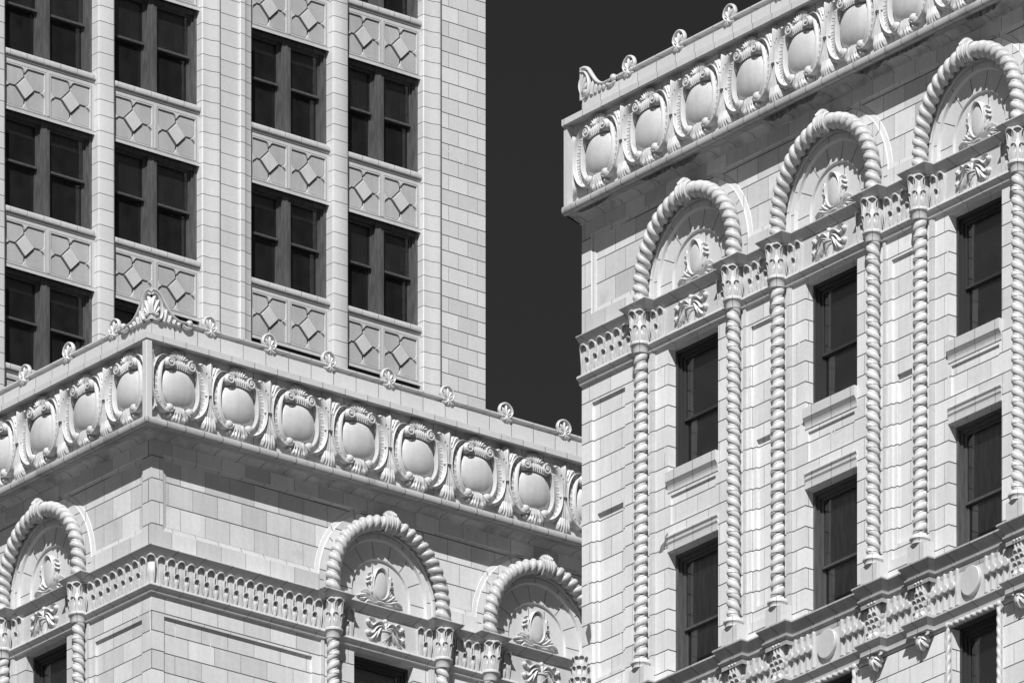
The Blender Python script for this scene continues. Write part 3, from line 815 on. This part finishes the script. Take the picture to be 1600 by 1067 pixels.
def m_shield():
    mb = MB()
    zc = .215
    mb.dome(0, zc, .165, .27, .06, base=.06, nr=8, na=32, p=2.2)
    ring = [(.178 * math.cos(a) * (1 - .10 * math.sin(a)), zc + .29 * math.sin(a)) for a in [PI / 2 + 2 * PI * i / 40 for i in range(41)]]
    mb.sweep(ring, [.045, .04, .04, .04, .045], [.17, .14, .13, .14, .17], ROUND, n=50)
    for sg in (-1, 1):
        def lf(pts, w, h): mb.sweep([(sg * x, z) for x, z in pts], w, h, BROAD, n=11)
        lf([(.03, -.10), (.13, -.03), (.20, .07), (.26, .17)], [.04, .065, .06, .02], [.08, .12, .12, .05])
        lf([(.16, .0), (.22, .03), (.29, .10)], [.04, .06, .02], [.09, .12, .05])
        lf([(.04, -.11), (.18, -.06), (.30, .03), (.37, .06)], [.04, .065, .06, .02], [.08, .12, .12, .05])
        lf([(.24, -.02), (.33, -.01), (.42, .025)], [.04, .06, .02], [.09, .12, .05])
        lf([(.04, -.125), (.22, -.10), (.38, -.05), (.53, -.09)], [.04, .065, .07, .02], [.08, .11, .12, .05])
        lf([(.30, -.07), (.38, -.12), (.46, -.12)], [.04, .055, .02], [.09, .10, .05])
        lf([(.03, -.14), (.16, -.155), (.28, -.14), (.36, -.20)], [.04, .055, .06, .02], [.08, .10, .10, .05])
        lf([(.19, .12), (.215, .23), (.205, .36), (.27, .38)], [.04, .05, .06, .03], [.10, .13, .15, .09])
        lf([(.21, .29), (.26, .30), (.30, .27)], [.04, .05, .02], [.11, .13, .07])
        lf([(.21, .20), (.27, .215), (.31, .19)], [.04, .05, .02], [.11, .13, .07])
    mb.sweep([(-.09, -.13), (0, -.11), (.09, -.13)], [.05, .07, .05], .11, ROUND, n=6)
    mb.v = [(x, y * 0.68, z) for x, y, z in mb.v]
    return mb.mesh('shield_ornament', M['orn'], 40)
def m_vase():
    mb = MB()
    mb.grid(lambda u, v: ((.07 + .05 * v) * math.cos(PI * (1 + u)), -(.02 + (.07 + .05 * v) * 1.0 * math.sin(PI * u)), -.22 + .24 * v), 13, 6)
    mb.tube([(.13 * math.cos(PI * (1 + t)), -.02 - .125 * math.sin(PI * t), .03) for t in [i / 12 for i in range(13)]], .02, k=6)
    for k in (-1, 0, 1): mb.tube([(-.09 + .05 * k, -.085, -.16 + .05 * k), (.0 + .05 * k, -.14, -.10 + .05 * k), (.09 + .04 * k, -.10, -.02 + .03 * k)], .006, k=4, n=6)
    mb.volute(0, -.235, .035, .10, turns=1.1, tr=.012, n=14)
    mb.sweep([(0, .03), (0, .12), (0, .19)], [.085, .07, .05], [.11, .12, .10], ROUND, n=6); mb.dome(0, .225, .042, .048, .06, base=.05, nr=4, na=12)
    for sg in (-1, 1):
        def st(pts, w, h, sec=ROUND): mb.sweep([(sg * x, z) for x, z in pts], w, h, sec, n=13)
        st([(.02, .10), (.10, .185), (.21, .165), (.30, .09), (.36, .13)], [.035, .045, .042, .036, .03], [.08, .13, .12, .10, .08])
        st([(.02, .07), (.13, .11), (.23, .05), (.29, -.04), (.36, -.05)], [.035, .045, .042, .036, .03], [.09, .14, .12, .10, .08])
        st([(.05, .05), (.13, .06), (.18, -.04), (.21, -.13)], [.04, .055, .065, .02], [.09, .14, .12, .05], BROAD)
        st([(.20, .01), (.26, -.09), (.33, -.16), (.38, -.14)], [.04, .055, .05, .02], [.09, .12, .09, .05], BROAD)
        st([(.20, .16), (.28, .225), (.36, .24)], [.03, .035, .012], [.09, .09, .04], BROAD)
        for x, z in ((.395, .15), (.40, -.05)):
            mb.dome(sg * x, z, .05, .05, .05, base=.05, nr=4, na=14); mb.dome(sg * x, z, .02, .02, .03, base=.09, nr=3, na=10)
    mb.v = [(x, y * 0.66, z) for x, y, z in mb.v]
    return mb.mesh('vase_ornament', M['orn'], 45)
def m_cwin(kind):
    h = {'up': 2.135, 'mid': 2.23, 'low': 2.52}[kind]; hw = {'up': WW, 'mid': WW, 'low': .60}[kind]
    yb = .17
    fr = MB()
    for k in (-1, 1):
        fr.box(*sorted((k * hw, k * (hw - .055))), yb, yb + .16, 0, h)
        fr.box(*sorted((k * (hw - .055), k * (hw - .105))), yb + .05, yb + .16, 0, h - .05)
        fr.box(*sorted((k * (hw - .105), k * (hw - .125))), yb + .09, yb + .16, .03, h - .1)
    fr.box(-hw + .055, hw - .055, yb + .004, yb + .16, h - .06, h)
    fr.box(-hw + .105, hw - .105, yb + .054, yb + .16, h - .12, h - .06)
    fr.box(-hw + .055, hw - .055, yb + .03, yb + .16, 0, .055)
    a = hw - .125; zm = .93
    def sash(z0, z1, y):
        s_ = MB(); t = .042
        for k in (-1, 1): s_.box(*sorted((k * a, k * (a - t))), y, y + .04, z0, z1)
        s_.box(-a + t, a - t, y, y + .04, z0, z0 + (t if z0 > .5 else .07)); s_.box(-a + t, a - t, y, y + .04, z1 - t, z1)
        p = MB(); p.quad((-a + t, y + .02, z0 + t), (a - t, y + .02, z0 + t), (a - t, y + .02, z1 - t), (-a + t, y + .02, z1 - t))
        return s_, p
    us, up = sash(zm - .02, h - .12, yb + .09); ls, lp = sash(.055, zm + .022, yb + .132)
    room = MB(); y0, y1 = yb + .16, yb + 1.0
    P = [(-hw, 0), (hw, 0), (hw, h), (-hw, h)]
    room.loop([(x, y0 - .01, z) for x, z in P], [(x, y1, z) for x, z in P]); room.face(P, y1)
    fm = M['frame_d'] if kind != 'mid' else M['sash_g']
    out = {'frame': fr.mesh('window', fm, 0), 'us': us.mesh('upper_sash', fm, 0), 'ls': ls.mesh('lower_sash', fm, 0), 'up': up.mesh('window_pane', M['glass'], 0, False), 'lp': lp.mesh('window_pane', M['glass'], 0, False), 'room': room.mesh('room_recess', M['room'], 0)}
    if kind != 'mid':
        bl = MB(); zb = .12 if kind == 'up' else .8
        bl.quad((-a + .045, yb + .2, zb), (a - .045, yb + .2, zb), (a - .045, yb + .2, h - .13), (-a + .045, yb + .2, h - .13))
        bl.box(-a + .045, a - .045, yb + .19, yb + .215, zb - .025, zb)
        out['bl'] = bl.mesh('window_blind', M['blind'], 0)
    else:
        sh = MB(); sh.box(-a + .05, a - .05, yb + .2, yb + .206, .42, h - .13); sh.box(-a + .05, a - .05, yb + .192, yb + .212, .40, .42)
        out['sh'] = sh.mesh('roller_shade_and_pane_grey', M['pane_grey'], 0)  # sheet added behind the glass to give the panes their reflected grey
    return out
def cwindow(b, fac, x, z, kind, sx=1.0):
    d = shared(('cwin', kind), lambda: m_cwin(kind))
    o = part('window', d['frame'], b, fac, x, 0, z, sc=(sx, 1, 1))
    sub('upper_sash', d['us'], o); sub('lower_sash', d['ls'], o); sub('window_pane', d['up'], o); sub('window_pane', d['lp'], o); sub('room_recess', d['room'], o)
    if 'bl' in d: sub('window_blind', d['bl'], o)
    if 'sh' in d: sub('roller_shade_and_pane_grey', d['sh'], o)

def m_sillm():
    mb = MB()
    mb.run([(-.2, 76.215), (.065, 76.205), (.07, 76.20), (.07, 76.04), (.062, 76.025), (.03, 75.985), (.008, 75.93), (.004, 75.90), (.012, 75.895), (.012, 75.86), (-.02, 75.855)], [(-WW, 0), (WW, 0)])
    return mb.mesh('sill_moulding', M['mould'], 25)
def m_lintel():
    mb = MB()
    mb.run([(-.02, 75.125), (.03, 75.118), (.034, 75.11), (.034, 75.09), (.008, 75.055), (.005, 75.03), (.03, 75.02), (.03, 75.0), (.01, 74.965), (.006, 74.91), (.014, 74.905), (.014, 74.845), (-.15, 74.83)], [(-WW, 0), (WW, 0)])
    return mb.mesh('lintel_moulding', M['mould'], 25)
def m_jamb():
    mb = MB()
    for k in (-1, 1):
        mb.box(*sorted((k * 1.03, k * 1.07)), -.022, .0, 72.66, 78.41)
        mb.box(*sorted((k * 1.07, k * 1.16)), -.035, .0, 72.66, 78.41)
        mb.box(*sorted((k * 1.40, k * 1.47)), -.03, .0, 72.66, 78.41)
    return mb.mesh('jamb_strip', M['rope'], 0)
def bay(b, fac, c, sc=1.0, low=False):
    column(b, fac, c - HALF * sc, -1); column(b, fac, c + HALF * sc, 1)
    o = part('rope_arch', shared('arope', m_archrope), b, fac, c, YC, ZS, sc=(sc, 1, 1)); sub('crown_leaf', shared('key', m_key), o)
    o = part('tympanum', shared('tymp', m_tymp), b, fac, c, 0, ZS, sc=(sc, 1, 1)); sub('shield_ornament', shared('shield', m_shield), o, (-.02, .123, .0))
    part('vase_ornament', shared('vase', m_vase), b, fac, c, -.02, 78.80, sc=(sc, 1, 1))
    cwindow(b, fac, c, 76.21, 'up', sc)
    part('jamb_strip', shared('jamb', m_jamb), b, fac, c, 0, 0, sc=(sc, 1, 1))
    part('sill_moulding', shared('sillm', m_sillm), b, fac, c, 0, 0, sc=(sc, 1, 1))
    if low: part('lintel_moulding', shared('lintel', m_lintel), b, fac, c, 0, 0, sc=(sc, 1, 1))
    if low: cwindow(b, fac, c, 72.60, 'mid')
for c in BAYS_B: bay(corner, 'S', c)
bay(corner, 'W', BAY_A, .94)
for c in BAYS_C: bay(arcade, 'W', c, 1.0, True)

# ------------------------------------------------------------------ disc frieze of the right-hand building
def m_console():
    mb = MB()
    mb.prism([(-.125, 71.70), (.125, 71.70), (.135, 72.0), (.12, 72.34), (-.12, 72.34), (-.135, 72.0)], -.13, .0)
    for k in (-1, 0, 1):                                           # fluted neck
        mb.sweep([(k * .078, 72.16), (k * .078, 72.33)], [.06, .065], [.03, .05], ROUND, base=.12, n=4)
        mb.dome(k * .078, 72.325, .036, .03, .03, base=.16, nr=3, na=8)
    for r, z in enumerate((72.09, 71.985, 71.88)):                 # three tiers of curled leaves
        n = 2 if r != 1 else 3
        for i in range(n):
            x = (i - (n - 1) / 2) * .12
            t = MB(); tongue(t, x, z - .07, .115, .15, .025, .042); mb.add([(a, b - .12, c) for a, b, c in t.v], t.f)
    for k in (-1, 1):                                              # volutes below, leaves on the flanks
        mb.dome(k * .065, 71.765, .066, .085, .06, base=.13, nr=5, na=16); mb.volute(k * .065, 71.755, .04, .185, d=k, turns=1.1, tr=.012, n=14)
        for z in (71.75, 71.86, 71.97, 72.07):
            mb.sweep([(k * .11, z - .03), (k * .15, z + .04), (k * .185, z + .065)], [.06, .075, .025], [.07, .10, .05], BROAD, n=6, base=.02)
    return mb.mesh('console', M['orn'], 45)
def m_drop():
    mb = MB()
    for a, r in ((-90, .23), (-62, .21), (-118, .21), (-34, .18), (-146, .18)):
        A = math.radians(a); mb.sweep([(.02 * math.cos(A), .03), (.6 * r * math.cos(A), .02 + .55 * r * math.sin(A)), (r * math.cos(A), .02 + r * math.sin(A))], [.07, .095, .035], [.12, .15, .07], BROAD, n=9, scal=(3, .2))
    mb.dome(0, .0, .06, .04, .04, base=.10, nr=4, na=12)
    return mb.mesh('pendant_leaf', M['orn'], 45)
for c in colsC:
    o = part('console', shared('console', m_console), arcade, 'W', c, 0, 0)
    part('pendant_leaf', shared('drop', m_drop), arcade, 'W', c, -.03, 71.42)
def m_drops(n):
    mb = MB(); p = .162
    for i in range(n):
        x = (i - (n - 1) / 2) * p
        mb.sweep([(x, .03), (x, .61)], [.074, .074], [.036, .036], [(-.5, 0), (-.5, .8), (-.3, 1), (.3, 1), (.5, .8), (.5, 0)], n=3)
        mb.dome(x, .61, .033, .035, .010, base=.028, nr=3, na=10)
    for i in range(n - 1):
        x = (i - (n - 2) / 2) * p
        mb.prism(arc(x, .36, .07, 0, 345, 24), -.08, 0, bev=.008)
    return mb.mesh('drop_ornament', M['orn'], 30)
def m_disc():
    mb = MB(); mb.prism(arc(0, 0, .245, 0, 352, 46), -.06, 0, bev=.01); return mb.mesh('disc_ornament', M['orn'], 30)
for c in BAYS_C:
    part('disc_ornament', shared('disc', m_disc), arcade, 'W', c - .04, -.03, 72.04)
    part('drop_ornament', shared('d5', lambda: m_drops(5)), arcade, 'W', c - .74, -.03, 71.71)
    part('drop_ornament', shared('d5', lambda: m_drops(5)), arcade, 'W', c + .66, -.03, 71.71)
for a, b_ in ((BAYS_C[0] + HALF, BAYS_C[1] - HALF), (BAYS_C[1] + HALF, BAYS_C[2] - HALF)):
    part('drop_ornament', shared('d5', lambda: m_drops(5)), arcade, 'W', (a + b_) / 2, -.03, 71.71)
part('drop_ornament', shared('d5', lambda: m_drops(5)), arcade, 'W', BAYS_C[0] - HALF - .62, -.03, 71.71)
def m_ropeframe():
    mb = MB(); hw = .66; zt = 2.56
    for k in (-1, 1):
        n = 150; P = [(k * hw, -.03, -.2 + (zt + .2) * i / (n - 1)) for i in range(n)]
        mb.rope(P, [(1, 0, 0)] * n, (0, 1, 0), .05, .17, k, k=12, d=.3, bead=False, turns=2)
        mb.box(*sorted((k * .6, k * .612)), -.012, 0, -.2, zt - .05)
        mb.box(*sorted((k * .71, k * .73)), -.02, 0, -.2, zt + .06)
    n = 80; P = [(-hw + 2 * hw * i / (n - 1), -.03, zt) for i in range(n)]
    mb.rope(P, [(0, 0, 1)] * n, (0, 1, 0), .052, .15, 1, k=12, d=.36, bead=False, turns=2)
    for i in range(18):                                            # laurel tips along the head
        x = -hw + .04 + i * (2 * hw - .08) / 17
        mb.sweep([(x, zt - .05), (x + .03, zt + .01), (x + .02, zt + .065)], [.03, .045, .012], [.06, .08, .03], LEAF, n=5)
    mb.dome(-hw, zt, .07, .07, .07, base=.02, nr=4, na=12); mb.dome(hw, zt, .07, .07, .07, base=.02, nr=4, na=12)
    return mb.mesh('rope_surround', M['orn'], 50)
for c in BAYS_C:
    cwindow(arcade, 'W', c, 68.9, 'low')
    part('rope_surround', shared('rf', m_ropeframe), arcade, 'W', c, 0, 68.9)

# ------------------------------------------------------------------ tower
TY = 50.0
YS = .18                                            # spandrel plane behind the pier fronts
PR = [(-.48, .4), (-.48, .085), (-.455, .06), (-.22, .055), (-.08, 0), (-.01, 0), (0, .02), (0, .1)]
PIERS = [[(31.4, .4), (31.5, .05), (31.55, 0), (32.25, 0), (32.29, .02), (32.30, .4)],
         [(34.98, .4), (34.98, .05), (34.995, .018), (35.04, 0), (35.40, 0), (35.435, .018), (35.45, .05), (35.45, .4)],
         [(38.51 + x, y) for x, y in PR],
         [(39.10, .06), (39.10, .02), (39.12, 0), (39.24, 0), (39.30, .035), (39.46, .06), (39.49, .085), (39.49, .4)],
         [(41.86, .4), (41.86, .05), (41.875, .018), (41.92, 0), (42.26, 0), (42.30, .018), (42.31, .05), (42.31, .4)],
         [(45.08 + x, y) for x, y in PR]]
OPEN = [(32.30, 34.98), (35.45, 38.03), (39.49, 41.86), (42.31, 44.60)]
ZT0, ZT1 = 86.0, 127.4
for P in PIERS:
    mb = MB(); n = len(P)
    mb.add([(x, y, ZT0) for x, y in P] + [(x, y, ZT1) for x, y in P], [(i, i + 1, n + i + 1, n + i) for i in range(n - 1)])
    part('pier', mb.mesh('pier', M['pier'], 25), tower, 'S', 0, TY)
mb = MB(); mb.quad((38.52, .06, ZT0), (39.10, .06, ZT0), (39.10, .06, ZT1), (38.52, .06, ZT1)); part('pier', mb.mesh('pier', M['pier'], 0), tower, 'S', 0, TY)
mb = MB()
mb.quad((45.08, .06, ZT0), (46.48, .06, ZT0), (46.48, .06, ZT1), (45.08, .06, ZT1))
mb.box(45.085, 45.14, .04, .057, ZT0, ZT1, 1); mb.box(38.525, 38.55, .04, .057, ZT0, ZT1, 1)
mb.quad((46.48, .06, 0), (46.48, 22, 0), (46.48, 22, ZT1), (46.48, .06, ZT1))
mb.quad((26, .45, 0), (46.48, .45, 0), (46.48, .45, ZT0), (26, .45, ZT0))
mb.quad((26, .2, ZT0), (31.4, .2, ZT0), (31.4, .2, ZT1), (26, .2, ZT1))
mb.quad((26, .2, 0), (26, 22, 0), (26, 22, ZT1), (26, .2, ZT1))
mb.quad((26, 22, 0), (46.48, 22, 0), (46.48, 22, ZT1), (26, 22, ZT1)); mb.quad((26, 0, ZT1), (46.48, 0, ZT1), (46.48, 22, ZT1), (26, 22, ZT1))
part('tower_wall', mb.mesh('tower_wall', [M['wall_tower'], M['caulk']], 0), tower, 'S', 0, TY)

def cusped(hx, hz, cw=.10, cd=.10):
    """rectangle with an ogee cusp pointing inwards at the middle of each side"""
    def cusp(): return [(-cw, 0), (-cw * .75, .012), (-cw * .45, .035), (-cw * .2, .075), (0, cd), (cw * .2, .075), (cw * .45, .035), (cw * .75, .012), (cw, 0)]
    out = [(-hx, -hz)] + [(x, -hz + d) for x, d in cusp()] + [(hx, -hz)] + [(hx - d, x) for x, d in cusp()] + [(hx, hz)] + [(-x, hz - d) for x, d in cusp()] + [(-hx, hz)] + [(-hx + d, -x) for x, d in cusp()]
    return out
def m_tspan(W):
    mb = MB(); H = 1.275; fw = W / 2 * .845 / 2; fx = W / 4 + .005; fz = H / 2 - .03; hh = .475
    outl = [cusped(fw, hh) for _ in (0, 1)]
    cs = (-fx + .02, fx - .02)
    holes = [[(x + c, z + fz) for x, z in o] for c, o in zip(cs, outl)]
    mb.cdt([(-W / 2, 0), (W / 2, 0), (W / 2, H), (-W / 2, H)], holes, 0)
    L = .262
    for c, h in zip(cs, holes):
        b1 = inset(h, .012)
        mb.loop([(x, 0, z) for x, z in h], [(x, .018, z) for x, z in h]); mb.loop([(x, .018, z) for x, z in h], [(x, .022, z) for x, z in b1]); mb.loop([(x, .022, z) for x, z in b1], [(x, .07, z) for x, z in b1]); mb.cdt(b1, [], .07, 1)
        o = cusped(fw, hh)                                         # corner petals
        k = 10
        for q in range(4):
            i0 = 5 + q * k - 0
            seg = [o[(i0 + j) % len(o)] for j in range(0, k + 1)]
            # from one cusp tip round the corner to the next tip, then back along the lozenge
            tipA, tipB = seg[0], seg[-1]
            def loz(t): return (math.copysign(L, t[0]) if abs(t[0]) > abs(t[1]) else 0, math.copysign(L, t[1]) if abs(t[1]) >= abs(t[0]) else 0)
            poly = seg + [loz(tipB), loz(tipA)]
            poly = inset(poly, .02)
            mb.prism([(x + c, z + fz) for x, z in poly], .03, .07, 2, bev=.010)
        L2 = L - .012; mb.prism([(c, fz - L2), (c + L2, fz), (c, fz + L2), (c - L2, fz)], -.012, .07, 3, bev=.005)
    for c in cs:
        Q = [(c, fz - L), (c + L, fz), (c, fz + L), (c - L, fz)]
        for k in range(4):
            a, b_ = Vector(Q[k]), Vector(Q[(k + 1) % 4]); n_ = Vector((b_.y - a.y, a.x - b_.x)).normalized() * .024
            mb.quad((a.x, .0285, a.y), (b_.x, .0285, b_.y), (b_.x + n_.x, .0285, b_.y + n_.y), (a.x + n_.x, .0285, a.y + n_.y), 1)
    for a, b_ in ((-W / 2, W / 2),):
        mb.box(a, b_, -.02, .0, H - .055, H - .02); mb.box(a, b_, -.012, .0, 0, .03)
        mb.box(a, b_, -.001, .004, .078, .086, 1)
    for c in cs:                                                   # thin border line round each field
        x0, x1, z0, z1 = c - fw - .035, c + fw + .035, fz - hh - .035, fz + hh + .035
        for q in ((x0, x1, z0, z0 + .007), (x0, x1, z1 - .007, z1), (x0, x0 + .007, z0, z1), (x1 - .007, x1, z0, z1)): mb.box(q[0], q[1], -.002, .003, q[2], q[3], 1)
    mb.box(-.035, .035, -.012, 0, fz - hh - .02, fz + hh + .02)
    return mb.mesh('spandrel_panel', [M['spandrel'], M['joint'], M['petal'], M['lozenge']], 25)
def m_tsill(W):
    mb = MB(); mb.run([(-.2, .135), (.05, .125), (.075, .11), (.075, .03), (.06, .0), (.0, -.01)], [(-W / 2, 0), (W / 2, 0)])
    return mb.mesh('window_sill', M['sill'], 40)
def m_twin(W, h, blind):
    yb = .10
    fr = MB(); hw = W / 2
    for k in (-1, 1):
        fr.box(*sorted((k * hw, k * (hw - .07))), yb, yb + .3, 0, h)
        fr.box(*sorted((k * (hw - .07), k * (hw - .115))), yb + .06, yb + .3, 0, h)
    fr.box(-.125, .125, yb, yb + .05, 0, h); fr.box(-.10, .10, yb + .05, yb + .3, 0, h)
    fr.box(-.03, .03, yb - .012, yb, 0, h)
    for k in (-1, 1): fr.box(*sorted((k * .10, k * .145)), yb + .09, yb + .3, 0, h)
    fr.box(-hw + .07, hw - .07, yb + .02, yb + .3, h - .10, h); fr.box(-hw + .07, hw - .07, yb + .03, yb + .3, 0, .06)
    us, ls, pn = MB(), MB(), []
    zm = h * .52
    for k in (-1, 1):
        x0, x1 = sorted((k * .145, k * (hw - .115)))
        for s_, z0, z1, y in ((us, zm - .03, h - .10, yb + .12), (ls, .06, zm + .03, yb + .18)):
            t = .05
            s_.box(x0, x0 + t, y, y + .05, z0, z1); s_.box(x1 - t, x1, y, y + .05, z0, z1)
            s_.box(x0 + t, x1 - t, y - (.02 if s_ is us else 0), y + .05, z0, z0 + t); s_.box(x0 + t, x1 - t, y, y + .05, z1 - t, z1)
            p = MB(); p.quad((x0 + t, y + .025, z0 + t), (x1 - t, y + .025, z0 + t), (x1 - t, y + .025, z1 - t), (x0 + t, y + .025, z1 - t)); pn.append(p.mesh('window_pane', M['glass'], 0, False))
    room = MB(); P = [(-hw, 0), (hw, 0), (hw, h), (-hw, h)]
    room.loop([(x, yb + .29, z) for x, z in P], [(x, yb + 1.2, z) for x, z in P]); room.face(P, yb + 1.2)
    return fr.mesh('window', M['frame_g'], 0), us.mesh('upper_sash', M['sash_g'], 0), ls.mesh('lower_sash', M['sash_g'], 0), pn, room.mesh('room_recess', M['room'], 0)
def m_shade(W, h, drop):
    mb = MB(); hw = W / 2
    for k in (-1, 1):
        x0, x1 = sorted((k * .19, k * (hw - .16)))
        mb.box(x0, x1, .36, .37, h - .15 - drop, h - .12); mb.box(x0, x1, .352, .372, h - .17 - drop, h - .15 - drop)
    return mb.mesh('roller_shade_and_pane_grey', M['shade'], 0)
ZSILL = 112.36
HW = 2.275
rnd = random.Random(3)
for ci, (a, b_) in enumerate(OPEN):
    W = round(b_ - a, 3); xc = (a + b_) / 2
    sp_, sl_ = m_tspan(W), m_tsill(W); wn = m_twin(W, HW, 0)
    shs = [m_shade(W, HW, d) for d in (.22, .38, .62, .95)]
    for fl_ in range(-5, 3):
        z = ZSILL - 3.667 * fl_
        if z > 128 or z - 4 < 88: continue
        part('window_sill', sl_, tower, 'S', xc, TY + YS, z - .135)
        part('spandrel_panel', sp_, tower, 'S', xc, TY + YS, z - .14 - 1.275)
        o = part('window', wn[0], tower, 'S', xc, TY + YS, z - 3.667)
        sub('upper_sash', wn[1], o); sub('lower_sash', wn[2], o); sub('room_recess', wn[4], o)
        for p in wn[3]: sub('window_pane', p, o)
        sub('roller_shade_and_pane_grey', shs[rnd.randrange(4)], o)

# ------------------------------------------------------------------ repairs, cracks and broken corners
def crack(b, fac, pts, wd, mat, y=-.0025):
    mb = MB(); r = random.Random(len(pts) * 17 + int(abs(pts[0][0]) * 100))
    P = []
    for (x0, z0), (x1, z1) in zip(pts[:-1], pts[1:]):
        n = max(2, int(math.hypot(x1 - x0, z1 - z0) / .06))
        P += [(x0 + (x1 - x0) * i / n + r.uniform(-.008, .008), z0 + (z1 - z0) * i / n + r.uniform(-.008, .008)) for i in range(n)]
    P.append(pts[-1]); L, R = [], []
    for i, p in enumerate(P):
        a, c = P[max(0, i - 1)], P[min(len(P) - 1, i + 1)]; t = Vector((c[0] - a[0], c[1] - a[1])).normalized()
        k = wd * r.uniform(.35, 1.0) * (.3 if i in (0, len(P) - 1) else 1)
        L.append((p[0] - t.y * k, y, p[1] + t.x * k)); R.append((p[0] + t.y * k, y, p[1] - t.x * k))
    n = len(P); mb.add(L + R, [(i, i + 1, n + i + 1, n + i) for i in range(n - 1)])
    part('repair_crack', mb.mesh('repair_crack', mat, 0), b, fac)
PT, BK = M['patch'], M['broken']
crack(corner, 'W', [(-.02, 78.38), (-.06, 78.1), (-.03, 77.8), (-.07, 77.62)], .022, PT)
crack(corner, 'W', [(-.62, 78.30), (-.45, 78.12), (-.33, 78.06)], .014, PT)
crack(corner, 'S', [(.55, 77.95), (.56, 77.72)], .02, PT, .0395)
crack(corner, 'S', [(1.35, 77.9), (1.37, 77.6)], .018, PT, .0395)
crack(corner, 'S', [(3.1, 77.9), (3.13, 77.2)], .014, PT, .0395)
crack(corner, 'W', [(-1.95, 78.3), (-2.0, 78.0), (-2.02, 77.8)], .012, BK)
crack(arcade, 'W', [(15.03, 78.30), (14.90, 78.12), (14.82, 77.98)], .012, PT)
crack(arcade, 'W', [(15.02, 76.75), (14.96, 76.42)], .014, PT)
crack(arcade, 'W', [(13.75, 74.25), (13.62, 73.75)], .012, PT, .0925)
crack(arcade, 'W', [(12.86, 75.05), (12.90, 74.75)], .03, PT)
crack(arcade, 'W', [(18.68, 77.55), (18.66, 77.3)], .02, PT)
crack(arcade, 'W', [(18.73, 76.05), (18.62, 75.85)], .03, PT)
crack(arcade, 'W', [(19.35, 75.55), (19.55, 75.66), (19.6, 75.6), (19.85, 75.62)], .015, PT, .0275)
crack(arcade, 'W', [(22.55, 77.9), (22.62, 77.6)], .014, PT)
crack(arcade, 'W', [(22.62, 75.9), (22.60, 75.5)], .02, PT)
crack(arcade, 'W', [(24.62, 71.0), (24.60, 70.2)], .03, PT)
crack(tower, 'S', [(45.16, 113.10), (45.42, 113.02), (45.9, 112.80), (46.3, 112.72)], .011, PT, TY + .057)
crack(tower, 'S', [(46.15, 110.6), (46.1, 109.6)], .011, PT, TY + .057)
mb = MB(); mb.prism([(14.84, 74.90), (14.90, 75.02), (14.99, 75.06), (15.03, 75.16), (15.09, 75.20), (15.09, 74.94), (15.02, 74.97), (14.95, 74.90)], -.006, .0, bev=.004)
part('broken_patch', mb.mesh('broken_patch', BK, 0), arcade, 'W')
mb = MB(); mb.prism([(12.80, 74.1), (12.87, 74.25), (12.93, 74.2), (12.96, 74.0), (12.90, 73.85), (12.85, 73.95)], -.004, .0)
part('broken_patch', mb.mesh('broken_patch', M['caulk'], 0), arcade, 'W')

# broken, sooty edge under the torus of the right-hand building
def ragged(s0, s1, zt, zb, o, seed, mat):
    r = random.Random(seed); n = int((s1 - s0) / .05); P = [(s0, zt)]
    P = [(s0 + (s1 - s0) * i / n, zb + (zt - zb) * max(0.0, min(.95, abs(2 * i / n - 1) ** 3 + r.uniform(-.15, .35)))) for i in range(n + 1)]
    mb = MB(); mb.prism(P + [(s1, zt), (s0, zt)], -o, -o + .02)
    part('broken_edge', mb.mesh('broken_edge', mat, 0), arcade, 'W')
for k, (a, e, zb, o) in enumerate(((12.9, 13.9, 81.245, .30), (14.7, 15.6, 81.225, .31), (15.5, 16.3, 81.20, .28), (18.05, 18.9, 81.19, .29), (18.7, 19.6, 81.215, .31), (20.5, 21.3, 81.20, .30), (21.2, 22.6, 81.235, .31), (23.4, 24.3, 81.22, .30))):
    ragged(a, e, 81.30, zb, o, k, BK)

# tiered leaf corbel at the left edge of the right-hand building
mb = MB(); R0 = .15
lathe(mb, [(.02, 73.62), (.10, 73.60), (.14, 73.3), (.17, 72.9), (.15, 72.64), (.02, 72.64)], 20)
for r_, (z, n, rr, w_, h_) in enumerate(((73.40, 6, .085, .10, .24), (73.20, 7, .115, .12, .26), (72.98, 7, .135, .14, .28), (72.74, 7, .145, .15, .28))):
    for i in range(n):
        t = MB(); tongue(t, 0, z, w_, h_, .02, .045)
        a = math.radians(-105 + 210 * i / (n - 1) + (8 if r_ % 2 else 0)); vs = []
        for x, y, zz in t.v:
            p = Vector((x, y - rr)); p.rotate(Matrix.Rotation(a, 2)); vs.append((p.x, p.y, zz))
        mb.add(vs, t.f)
part('leaf_corbel', mb.mesh('leaf_corbel', M['orn'], 50), arcade, 'W', CX0 + .11, -.12)
